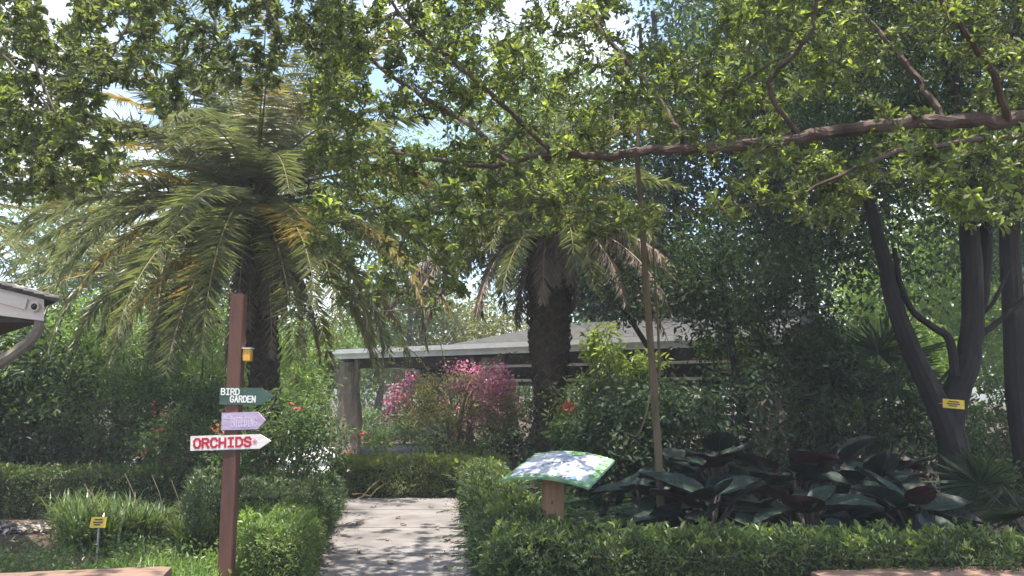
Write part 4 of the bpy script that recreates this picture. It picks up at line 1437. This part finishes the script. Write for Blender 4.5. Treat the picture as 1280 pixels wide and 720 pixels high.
tree('low green tree behind the feathery bush and the signpost', 285, 22, 4.2, 2.0, 'mid', L=.15, nt_=300, bare=.1, extra=('bright', .5))
# right hand wall of tall shady trees
tree('huge dark tree with fine foliage behind the pavilion roof', 905, 18, 13, 3.6, 'ink', 'bark_dark', .16, 900, 28, .38, .2, .3, ('mid', .2))  # share of mid leaves stands for light glimpsed in the crown
tree('tall dark tree in the shade left of the forked trunk', 1035, 15.5, 12, 3.2, 'ink', 'bark_dark', .15, 820, 28, .34, .24, .3, ('mid', .2))  # lighter clusters here too imitate glimpses of light
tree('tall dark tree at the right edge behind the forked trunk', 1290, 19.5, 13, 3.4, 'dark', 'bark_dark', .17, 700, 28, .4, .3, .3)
tree('sunlit yellow green tree glowing through the fork of the dark trunk', 1165, 24, 9, 3.6, 'bright', L=.2, nt_=420, extra=('young_lit', .4), bare=.05)
tree('sunlit light green tree glimpsed right of the forked trunk', 1285, 27, 9, 3.6, 'bright', L=.2, nt_=360, extra=('mid', .3), bare=.05)
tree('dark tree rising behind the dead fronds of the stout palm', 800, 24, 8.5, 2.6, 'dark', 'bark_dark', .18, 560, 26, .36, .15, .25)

tree('tall mid green tree behind the stout palm reaching above the long limb', 668, 23, 13, 3.0, 'mid', 'bark_grey', .18, 620, 28, .42, .25, .25, extra=('bright', .35))
tree('tall thin crowned tree far behind the gap between the two date palms', 500, 30, 12.0, 2.8, 'mid', 'bark_grey', .19, 360, 24, .42, .2, .2, extra=('bright', .4))
tree('tall airy tree far behind the cream hut and the left shrubs', 95, 26, 10, 2.4, 'mid', 'bark_grey', .17, 330, 22, .42, .3, .2, extra=('bright', .4))
tree('tall green tree far behind the left date palm crown', 300, 27, 12, 3.0, 'mid', 'bark_grey', .18, 520, 26, .42, .3, .22, extra=('bright', .35))
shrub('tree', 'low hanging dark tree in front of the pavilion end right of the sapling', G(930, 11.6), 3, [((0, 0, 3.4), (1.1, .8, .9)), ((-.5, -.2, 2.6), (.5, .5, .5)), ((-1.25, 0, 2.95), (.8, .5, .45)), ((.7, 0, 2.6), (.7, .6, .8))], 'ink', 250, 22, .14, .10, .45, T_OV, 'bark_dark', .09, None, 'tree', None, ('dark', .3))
# ------------------------------------------------------------------ forked dark tree on the right
fb_ = G(1197, 10.2)
t = thing('tree', 'dark forked tree with the yellow plant label on its trunk', 'tree', fb_)
wood, fol = MB(), MB()
nodes, rads = [], []


def wl(pts, Y):
    return [W(p[0], p[1], Y + (p[2] if len(p) > 2 else 0)) - fb_ for p in pts]


trunk = [(-.01, 0, -.02)] + wl([(1197, 620), (1194, 570), (1187, 530), (1196, 490), (1212, 440), (1216, 380), (1213, 300), (1204, 230), (1196, 150), (1180, 40)], 10.2)
P, r_ = limb(wood, trunk, .22, .09, 34, 12, 0, .04, .8)
nodes.append(P[12:]); rads.append(r_[12:])
P, r_ = limb(wood, wl([(1192, 560), (1178, 520), (1158, 478), (1136, 430), (1116, 375), (1104, 320), (1085, 250), (1060, 160)], 10.15), .155, .06, 26, 10, 0, .04)
nodes.append(P[6:]); rads.append(r_[6:])
P, r_ = limb(wood, wl([(1213, 420), (1228, 360), (1233, 300), (1230, 240), (1240, 150), (1262, 40)], 10.25), .10, .05, 22, 9, 0, .04)
nodes.append(P[4:]); rads.append(r_[4:])
P, r_ = limb(wood, wl([(1194, 470), (1187, 425), (1165, 408), (1140, 388), (1124, 350), (1118, 310)], 10.1), .06, .03, 22, 7, 0, .05)
P, r_ = limb(wood, wl([(1163, 500), (1172, 482), (1184, 466), (1198, 452)], 10.15), .022, .018, 14, 7, 0, .05)
P, r_ = limb(wood, wl([(1216, 425), (1240, 408), (1262, 390), (1285, 368)], 10.2), .045, .025, 14, 7, 0, .05)
nodes.append(P); rads.append(r_)
P, r_ = limb(wood, wl([(1214, 400), (1236, 385), (1250, 362), (1262, 335)], 10.2), .03, .018, 14, 7, 0, .05)
nodes.append(P); rads.append(r_)
tg = np.vstack([in_ellipsoid(W(1190, 60, 10.3) - fb_, (2.6, 2.2, 1.7), 420), in_ellipsoid(W(1100, 180, 10) - fb_, (1.3, 1.2, .8), 110), in_ellipsoid(W(1250, 230, 10) - fb_, (.8, .8, .5), 50),
                in_ellipsoid((.3, -.5, 7.2), (3.4, 3.4, 1.2), 560)])  # upper crown thickened to shade the trunk and the right bed
paths = grow(wood, np.vstack(nodes), np.concatenate(rads), tg, .004, .012)
Pp, D = on_paths(paths, 3, .4, 1)
cloud(fol, Pp, 10, .12, .085, .5, T_OV, 0, .7, .3)
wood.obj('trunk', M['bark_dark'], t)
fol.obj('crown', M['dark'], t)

# straight dark trunk at the right edge
eb = G(1276, 11.2)
t = thing('tree', 'thick straight dark trunk at the right edge beside the forked tree', 'tree', eb)
wood, fol = MB(), MB()
P, r_ = limb(wood, [(0, 0, 0)] + [W(x, y, 11.2) - eb for x, y in ((1274, 500), (1268, 400), (1262, 300), (1266, 200), (1275, 60), (1280, -60))], .17, .10, 24, 12, 0, .04)
tg = in_ellipsoid((.5, .3, 7.0), (2.6, 2.4, 1.7), 260)
paths = grow(wood, P[12:], r_[12:], tg, .004, .012)
Pp, D = on_paths(paths, 3, .5, 1)
cloud(fol, Pp, 9, .14, .09, .5, T_OV, 0, .7, .3)
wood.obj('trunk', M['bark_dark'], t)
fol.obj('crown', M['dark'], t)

# slender sapling in front of the big leaves
sb = G(828, 7.4)
t = thing('sapling', 'slender tan sapling trunk standing in front of the burgundy leaves', 'tree', sb)
wood, fol = MB(), MB()
P, r_ = limb(wood, [(0, 0, 0)] + [W(x, y, 7.4) - sb for x, y in ((827, 650), (823, 570), (817, 480), (811, 400), (806, 330), (801, 260), (797, 190), (802, 110), (800, 30))], .043, .016, 40, 8, 0, .05)
limb(wood, [P[14], W(824, 470, 7.42) - sb, W(822, 400, 7.45) - sb, W(817, 320, 7.45) - sb, W(815, 240, 7.4) - sb], .016, .007, 20, 6, 0, .04)
limb(wood, [P[13], W(800, 540, 7.2) - sb, W(784, 542, 7.1) - sb, W(770, 536, 7.1) - sb], .008, .004, 12, 5, 0, .03)
tg = np.vstack([in_ellipsoid(W(790, 130, 7.4) - sb, (.9, .7, .7), 60), in_ellipsoid(W(745, 280, 7.4) - sb, (.35, .4, .2), 14)])
paths = grow(wood, P[22:], r_[22:], tg, .003, .008)
C, D = on_paths(paths, 4, .3, 1)
rosettes(fol, C, UP + rvec(len(C)), 6, .075, .38, T_OB, 0)
wood.obj('trunk', M['bark_tan'], t)
fol.obj('crown', M['over2'], t)


# ------------------------------------------------------------------ big burgundy leaved plants
def ear_leaf(size, red):
    """one ovate leaf on its stalk, upper side green and underside burgundy"""
    mb = MB()
    nu, nv = 11, 7
    top = np.zeros((nu, nv, 3))
    curl = random.uniform(.25, .7)
    for i in range(nu):
        u = i / (nu - 1)
        w = size * .36 * (math.sin(math.pi * min(1, (u + .02) ** .62)) ** .8 if u < 1 else 0)
        for j in range(nv):
            v = -1 + 2 * j / (nv - 1)
            top[i, j] = [v * w * (1 + .06 * math.sin(i * 2.7 + v * 2)), u * size - (.10 * size * abs(v) * (u < .12)), .10 * size * abs(v) ** 1.3 - curl * size * u ** 2 * .5 + .015 * math.sin(i * 1.9 + j) * size * .5]
    bot = top.copy()
    inner = np.ones((nu, nv)); inner[0] = inner[-1] = 0; inner[:, 0] = inner[:, -1] = 0
    bot[..., 2] -= .006 * inner + .0015
    idx = np.arange(nu * nv).reshape(nu, nv)
    Q = np.stack([idx[:-1, :-1], idx[:-1, 1:], idx[1:, 1:], idx[1:, :-1]], -1).reshape(-1, 4)
    mb.add(top.reshape(-1, 3), Q, None, 0)
    mb.add(bot.reshape(-1, 3), Q[:, ::-1], None, 1)
    for i in range(2, nu - 1):
        for sg in (-1, 1):
            j0, j1 = nv // 2, (nv - 1 if sg > 0 else 0)
            b_ = min(i + 2, nu - 1)
            a0, a1, a2 = top[i, j0], (top[i, (j0 + j1) // 2] + top[min(i + 1, nu - 1), (j0 + j1) // 2]) / 2, top[b_, j1]
            mb.tube([a0 + [0, 0, .002], a1 + [0, 0, .002], a2 * .97 + a0 * .03], [.0055, .004, .001], 4, 3, False)
    mb.tube([top[0, nv // 2], top[3, nv // 2], top[6, nv // 2], top[9, nv // 2]], [.009, .008, .006, .003], 5, 3, False)
    mb.tube([[0, size * .02, -.004], [0, size * .5, -curl * size * .125 - .006], [0, size * .97, -curl * size * .47 - .004]], [size * .012, size * .008, size * .003], 5, 2, False)
    return mb.mesh('leaf', [M['ear_top'], M['ear_under'] if red else M['ear_back'], M['ear_stalk'], M['ear_vein']], True)


ear_meshes = [ear_leaf(1.0, k in (1, 2, 5)) for k in range(7)]


def ear_plant(label, base, spread, h, nl, size, red=False):
    group = None
    t = thing('big_leaf_plant', label, 'plant', base, 0, group)
    st = MB()
    for i in range(nl):
        az = -1.35 if (i == 1 and red) else i * 2.399 + random.uniform(-.3, .3)
        f = (i + .5) / nl
        rad = spread * (.25 + .75 * f) * random.uniform(.8, 1.1)
        zz = h * (1.0 - .55 * f ** 1.3) * random.uniform(.9, 1.08)
        tip = np.array([math.cos(az) * rad, math.sin(az) * rad, zz])
        st.tube(smooth_path([(random.uniform(-.05, .05), random.uniform(-.05, .05), 0), tip * [.45, .45, .72], tip], 8), np.linspace(.02, .011, 8), 6)
        o = bpy.data.objects.new('leaf', ear_meshes[1 if (i == 1 and red) else (0, 2, 3, 4, 5, 6)[(i * 5 + int(base[0] * 7)) % 6]])
        COL.objects.link(o)
        o.parent = t
        o.location = tip
        s = size * random.uniform(.75, 1.2)
        o.scale = (s * random.uniform(.9, 1.2), s, s)
        pitch = random.uniform(-1.0, .1) if f > .35 else random.uniform(-.2, .85)
        pitch = .62 if (i == 1 and red) else pitch
        o.rotation_euler = (pitch, random.uniform(-.4, .4), az - math.pi / 2)
        if i == 1 and red:
            o['label'] = 'upright leaf showing its burgundy underside'
    st.obj('stalks', M['ear_stalk'], t)
    return t


ear_plant('tall burgundy backed big leaf plant just right of the sapling', G(893, 8.0), .42, .98, 34, 0.45, True)
ear_plant('big leaf plant with drooping leaves low in front of the tall one', G(880, 7.0), .42, .72, 23, 0.45)
ear_plant('big leaf plant with broad grey green leaves right of the tall one', G(985, 8.0), .48, .84, 31, 0.45, True)
ear_plant('big leaf plant low behind the hedge midway to the forked trunk', G(1000, 6.9), .40, .66, 23, 0.41)
ear_plant('dark big leaf plant left of the forked trunk foot', G(1085, 8.3), .48, .80, 29, 0.42)
ear_plant('broad low big leaf plant in front of the forked trunk foot', G(1125, 7.2), .45, .66, 24, 0.42)
ear_plant('small big leaf plant behind the sapling beside the map panel', G(800, 7.7), .30, .70, 20, 0.38)
ear_plant('shadowy big leaf plant at the back near the dark shrub mass', G(1040, 9.3), .48, .85, 26, 0.42)


# ------------------------------------------------------------------ fan palms
def fan_leaf(mb, c, d, n_, size, segs=26, mi=0):
    d = nrm(d)
    s = nrm(np.cross(d, n_))
    nn = np.cross(s, d)
    a = np.linspace(-1.9, 1.9, segs) + rng.normal(0, .03, segs)
    D = np.cos(a)[:, None] * d + np.sin(a)[:, None] * s - nn * .12 + rng.standard_normal((segs, 3)) * .05 + np.array([0, 0, -.12])
    L_ = size * np.interp(np.abs(a), [0, 1.9], [1, .7]) * rng.uniform(.9, 1.05, segs)
    mb.leaves(np.tile(c, (segs, 1)), D, np.tile(nn, (segs, 1)), L_, size * .085, T_LN, mi)


def fan_palm(label, base, h, nl, size, mat, dirs=None, trunk=.0):
    t = thing('fan_palm', label, 'palm', base)
    st = MB()
    if trunk:
        limb(st, [(0, 0, 0), (.03, 0, trunk * .5), (0, 0, trunk)], .09, .08, 10, 9, 0, .05)
    tips = []
    for i in range(nl):
        az = i * 2.399 + random.uniform(-.3, .3)
        e = np.interp(i / nl, [0, 1], [1.2, .05])
        ln = h * random.uniform(.7, 1.0)
        tip = np.array([math.cos(az) * math.cos(e), math.sin(az) * math.cos(e), math.sin(e)]) * ln + [0, 0, trunk]
        st.tube(smooth_path([(0, 0, trunk), tip * .55 + [0, 0, trunk * .45 + .08], tip], 7), .010, 5)
        lb = MB()
        dd = nrm(tip - [0, 0, trunk]) + [0, 0, -.25]
        fan_leaf(lb, np.zeros(3), dd, UP + rng.standard_normal(3) * .25 - np.array([math.cos(az), math.sin(az), 0]) * -.3, size * random.uniform(.85, 1.1))
        o = lb.obj('leaf', M[mat], t)
        o.location = tip
    st.obj('stalks', M['ear_stalk'], t)
    return t


fan_palm('dark fan palm filling the right edge behind the hedge', G(1290, 7.6), 1.0, 16, .62, 'ink')
fan_palm('spiky dark fan palm in the shade left of the forked trunk', G(1082, 12.4), .9, 18, .75, 'ink', None, 1.5)
fan_palm('dark fan palm deep in the shade behind the big leaf plants', G(985, 12.8), .9, 16, .7, 'ink', None, 1.6)

# ------------------------------------------------------------------ overhanging broadleaf tree (trunk stands out to the right)
ob = np.array([5.6, 6.2, 0.])
t = thing('overhanging_tree', 'tree whose long red brown limb and leafy twigs reach across the view', 'tree', ob)
wood, fol = MB(), MB()
nodes, rads = [], []


def ow(pts):
    return [W(x, y, Y) - ob for x, y, Y in pts]


P, r_ = limb(wood, [(0, 0, 0), (-.05, -.1, 1.2), (-.1, -.15, 2.4), (-.05, -.2, 3.2), (.1, -.3, 4.6), (.0, -.5, 6.0)], .30, .12, 24, 12, 0, .04)
nodes.append(P[12:]); rads.append(r_[12:])
fork = P[11]
main = [fork] + ow([(1330, 158, 5.45), (1250, 153, 5.25), (1170, 152, 5.2), (1100, 158, 5.15), (1010, 170, 5.1), (930, 183, 5.1), (860, 185, 5.1), (800, 190, 5.15), (760, 197, 5.2), (720, 193, 5.2), (670, 195, 5.2), (625, 207, 5.25), (585, 205, 5.3), (520, 194, 5.4), (470, 188, 5.5)])
P, r_ = limb(wood, main, .062, .010, 80, 11, 0, .10, .75, .006)
nodes.append(P[10:]); rads.append(r_[10:])
for pts, a0, a1 in (
        ([(640, 205, 5.22), (590, 160, 5.4), (530, 120, 5.6), (470, 80, 5.8), (430, 25, 6.0), (400, -60, 6.2)], .022, .010),
        ([(690, 194, 5.2), (650, 150, 5.0), (600, 105, 4.9), (560, 70, 4.9), (500, 20, 4.9), (460, -60, 4.9)], .018, .009),
        ([(1300, 165, 5.4), (1200, 178, 5.0), (1120, 190, 4.9), (1060, 215, 4.8), (990, 245, 4.8), (900, 262, 4.9)], .021, .006),
        ([(1000, 172, 5.1), (960, 110, 5.0), (1000, 60, 4.8), (1020, 20, 4.7), (1010, -40, 4.6)], .018, .008),
        ([(930, 183, 5.1), (900, 130, 5.2), (940, 95, 5.1), (1010, 50, 5.0)], .010, .006),
        ([(860, 186, 5.1), (820, 120, 5.4), (770, 60, 5.7), (730, 0, 6.0), (700, -70, 6.2)], .022, .010),
        ([(1180, 152, 5.2), (1140, 90, 5.3), (1100, 40, 5.4), (1050, -20, 5.5)], .026, .012),
        ([(1260, 153, 5.25), (1240, 90, 4.9), (1200, 30, 4.6), (1150, -40, 4.4)], .026, .012),
        ([(585, 205, 5.3), (540, 250, 5.2), (505, 300, 5.1), (480, 350, 5.1)], .010, .004),
        ([(625, 207, 5.25), (600, 260, 5.1), (580, 300, 5.0)], .010, .004)):
    P, r_ = limb(wood, ow(pts), a0, a1, 26, 7, 0, .09, 1, .006)
    nodes.append(P); rads.append(r_)
for e in ((-1.5, -2.2, 5.4), (-2.5, .8, 6.0), (-4.0, -1.0, 6.2), (-.5, 1.8, 5.8), (-5.5, -.2, 6.3), (-3.5, -3.0, 6.0)):
    P, r_ = limb(wood, [nodes[0][3], np.array(e) * [.45, .5, .9], e], .10, .03, 22, 8, 0, .08, 1, .010)
    nodes.append(P); rads.append(r_)


def sun_gaps(T, o):  # cuts crown gaps that let sun onto signpost, near hedge and benches
    """twig targets left out so that sun gets to the signpost and the benches"""
    x, y = T[:, 0] + o[0], T[:, 1] + o[1]
    k = ((x > -2.9) & (x < -1.4) & (y > 5.2) & (y < 6.9)) | ((x > 2.2) & (x < 4.2) & (y > 2.3) & (y < 3.3)) | ((x > -4.2) & (x < -1.6) & (y > 1.8) & (y < 3.6))
    return T[~k]


def band(n, x0, x1, ylo_x, ylo_y, ytop, Y0, Y1, gap=.0, seed=0.):
    out = []
    while len(out) < n:
        x = random.uniform(x0, x1)
        y = random.uniform(ytop, np.interp(x, ylo_x, ylo_y))
        Y = random.uniform(Y0, Y1)
        f = math.sin(x * .021 + seed) + math.sin(y * .034 + x * .011 + 2 * seed) + math.sin((x - y) * .027 + 1.7 * seed)
        if f < gap:
            continue
        out.append(W(x, y, Y))
    return np.array(out)


tg1 = band(1750, 380, 1330, [380, 470, 560, 620, 820, 950, 1080, 1330], [300, 390, 390, 300, 285, 270, 300, 270], -90, 4.4, 7.8, -.95, .4) - ob
tg2 = band(90, 380, 600, [380, 480, 600], [330, 420, 350], 180, 4.9, 6.2, -.9, 1.4) - ob
tg1 = np.vstack([tg1, np.array([W(random.uniform(395, 600), random.uniform(-60, 150), random.uniform(4.8, 7)) for _ in range(210)]) - ob])
tg3 = np.column_stack([rng.uniform(-7.4, 1.6, 1100), rng.uniform(-5.5, 3.0, 1100), rng.uniform(4.9, 7.6, 1100)])  # crown carried on above the view, added to shade path and beds
tg3 = tg3[(tg3[:, 2] + ob[2] > 1.6 + .50 * (tg3[:, 1] + ob[1]) + .2)]
paths = grow(wood, np.vstack(nodes), np.concatenate(rads), np.vstack([tg1, tg2]), .0028, .0075, 0, 4, .05, .16)
C, D = on_paths(paths, 6, .2, 1.0)
q = rng.uniform(size=len(C))
rosettes(fol, C[q < .78], D[q < .78] * .6 + UP * .4 + rvec((q < .78).sum()) * .7, 6, .052, .40, T_OB, 0, .35)
rosettes(fol, C[q >= .78], D[q >= .78] * .6 + UP * .5 + rvec((q >= .78).sum()) * .5, 6, .052, .40, T_OB, 1, .2)  # lighter leaf colour imitates sunlit leaves in this crown
ex = np.column_stack([rng.uniform(.6, 5.5, 700), rng.uniform(6.0, 10.5, 700), rng.uniform(5.0, 8.6, 700)]) - ob  # extra cover out of view, added to shade the right bed
tg3 = np.vstack([tg3, ex])
tg3 = tg3[tg3[:, 2] > 1.6 + .50 * (tg3[:, 1] + ob[1]) + .2]
tg3 = sun_gaps(tg3, ob)
paths = grow(wood, np.vstack(nodes), np.concatenate(rads), tg3, .004, .009, 0, 4, .05)
C, D = on_paths(paths, 5, .3, 1.0)
rosettes(fol, C, D * .6 + UP * .4 + rvec(len(C)) * .7, 7, .10, .42, T_OV, 0, .3)
wood.obj('trunk', M['bark_over'], t)
fol.obj('crown', [M['over'], M['young_lit']], t)

# second overhanging tree, trunk out to the left
ob = np.array([-6.6, 5.0, 0.])
t = thing('overhanging_tree', 'tree with small leaves hanging down into the upper left of the view', 'tree', ob)
wood, fol = MB(), MB()
nodes, rads = [], []
P, r_ = limb(wood, [(0, 0, 0), (.1, .1, 1.4), (.05, .2, 2.8), (.3, .3, 4.2), (.7, .3, 5.6)], .26, .12, 24, 12, 0, .04)
nodes.append(P[12:]); rads.append(r_[12:])
for e in ((2.4, .6, 5.4), (4.2, .2, 5.3), (3.4, 1.8, 5.9), (2.0, -1.6, 5.8), (5.2, 1.2, 5.9)):
    Pn, rn = limb(wood, [P[16], np.array(e) * [.5, .5, .95] + [0, 0, .3], e], .09, .025, 22, 8, 0, .08, 1, .010)
    nodes.append(Pn); rads.append(rn)
for pts in ([(40, -90, 6.0), (30, 20, 5.8), (50, 90, 5.7), (80, 160, 5.6), (120, 215, 5.6)], [(262, -80, 5.4), (264, 10, 5.3), (270, 60, 5.3), (277, 92, 5.3)],
            [(-60, -60, 5.6), (0, 60, 5.5), (50, 120, 5.5), (75, 190, 5.5)], [(350, -90, 5.2), (330, -10, 5.1), (345, 40, 5.1)], [(170, -90, 6.0), (160, 20, 5.9), (130, 90, 5.9)]):
    A = ow(pts)
    allP = np.vstack(nodes)
    j = np.argmin(np.sum((allP - A[0]) ** 2, 1))
    Pn, rn = limb(wood, [allP[j]] + A, .018, .006, 26, 6, 0, .05, 1, .01)
    nodes.append(Pn); rads.append(rn)
tg1 = band(2100, -40, 430, [-40, 60, 130, 200, 300, 430], [250, 250, 235, 150, 110, 100], -90, 4.9, 7.9, -1.9, 2.1) - ob
tg1 = sun_gaps(tg1, ob)
tg3 = np.column_stack([rng.uniform(-1, 5.5, 260), rng.uniform(-3, 2.5, 260), rng.uniform(5.0, 6.8, 260)])  # unseen leaves above the view, added for their shade
tg3 = tg3[(tg3[:, 2] > 1.6 + .50 * (tg3[:, 1] + ob[1]) + .2)]
paths = grow(wood, np.vstack(nodes), np.concatenate(rads), tg1, .0026, .007, 0, 4, .03, .16)
C, D = on_paths(paths, 5, .15, 1.0)
q = rng.uniform(size=len(C))
rosettes(fol, C[q < .9], D[q < .9] * .6 + rvec((q < .9).sum()) * .8, 6, .052, .45, T_OV, 0, .35)
rosettes(fol, C[q >= .9], D[q >= .9] * .6 + rvec((q >= .9).sum()) * .8, 6, .055, .45, T_OV, 1, .25)  # smaller share of lighter leaves painted as sunlit
tg3 = sun_gaps(tg3, ob)
paths = grow(wood, np.vstack(nodes), np.concatenate(rads), tg3, .004, .009, 0, 4, .05)
C, D = on_paths(paths, 5, .3, 1.0)
rosettes(fol, C, D * .6 + UP * .3 + rvec(len(C)) * .7, 6, .085, .42, T_OV, 0, .3)
wood.obj('trunk', M['bark_grey'], t)
fol.obj('crown', [M['over2'], M['young_lit']], t)

# ------------------------------------------------------------------ the wood beyond the garden
tm_ = MB()
n = 1900
x_ = rng.uniform(3, 52, n)
hh = 10.5 + 1.6 * np.sin(x_ * .45) + 1.0 * np.sin(x_ * 1.1 + 1)
C1 = np.column_stack([x_, rng.uniform(42, 50, n), rng.uniform(.2, 1, n) ** .8 * hh])
n = 1300
x_ = rng.uniform(-62, 4, n)
hh = 4.6 + .8 * np.sin(x_ * .4) + .5 * np.sin(x_ * .9 + 1)
C2 = np.column_stack([x_, rng.uniform(44, 52, n), rng.uniform(.1, 1, n) ** .8 * hh])
cloud(tm_, C1, 22, .6, .42, .5, T_RH, 0, .7, .3)
cloud(tm_, C2, 22, .55, .38, .5, T_RH, 1, .7, .3)
tag(tm_.obj('treeline', [M['dark'], M['mid']]), kind='stuff')

# ------------------------------------------------------------------ thin air volume added to imitate a veil of lens glare
hm = MB()
hm.box((0, 60, 6.6), (246, 206, 15.4))
m, nt, out = mat_new('veil_air')
pv_ = nt.nodes.new('ShaderNodeVolumePrincipled')
pv_.inputs['Color'].default_value = (.86, .93, 1, 1)
pv_.inputs['Density'].default_value = VEIL
pv_.inputs['Anisotropy'].default_value = 0
nt.links.new(pv_.outputs[0], out.inputs['Volume'])
ho = tag(hm.obj('glare_veil', m), kind='stuff')
# ------------------------------------------------------------------ light
SUN = nrm(np.array([.05, -.15, .98]))
el = math.asin(SUN[2])
az = math.atan2(SUN[0], SUN[1])
wd = bpy.data.worlds.new('World')
SC.world = wd
wd.use_nodes = True
nt = wd.node_tree
bg = nt.nodes['Background']
sky = nt.nodes.new('ShaderNodeTexSky')
sky.sky_type = 'NISHITA'
sky.sun_disc = False
sky.sun_elevation = el
sky.sun_rotation = az
sky.air_density = 1.0
sky.dust_density = 2.0
# scattered white clouds
tc = nt.nodes.new('ShaderNodeTexCoord')
nz = nt.nodes.new('ShaderNodeTexNoise')
nz.inputs['Scale'].default_value = 3.2
nz.inputs['Detail'].default_value = 7
nt.links.new(tc.outputs['Generated'], nz.inputs['Vector'])
cr = ramp(nt, [(.50, (0, 0, 0)), (.64, (1, 1, 1))])
nt.links.new(nz.outputs['Fac'], cr.inputs[0])
mx = nt.nodes.new('ShaderNodeMix')
mx.data_type = 'RGBA'
nt.links.new(cr.outputs[0], mx.inputs[0])
nt.links.new(sky.outputs[0], mx.inputs[6])
mx.inputs[7].default_value = (4.6, 4.9, 5.3, 1)
nt.links.new(mx.outputs[2], bg.inputs['Color'])
bg.inputs['Strength'].default_value = .15
sl = bpy.data.lights.new('sun', 'SUN')
sl.energy = 4.2
sl.angle = R(.5)
sl.color = (1, .94, .82)
so = bpy.data.objects.new('sun', sl)
COL.objects.link(so)
so.rotation_euler = Vector(SUN).to_track_quat('Z', 'Y').to_euler()
so.location = (0, 0, 30)

vs = SC.view_settings
vs.view_transform = 'Standard'
vs.look = 'None'
vs.gamma = 1
vs.exposure = 1.45
vs.use_curve_mapping = False
SC.render.engine = 'CYCLES'
cy = SC.cycles
cy.max_bounces = 8
cy.diffuse_bounces = 4
cy.transmission_bounces = 4
cy.use_denoising = True
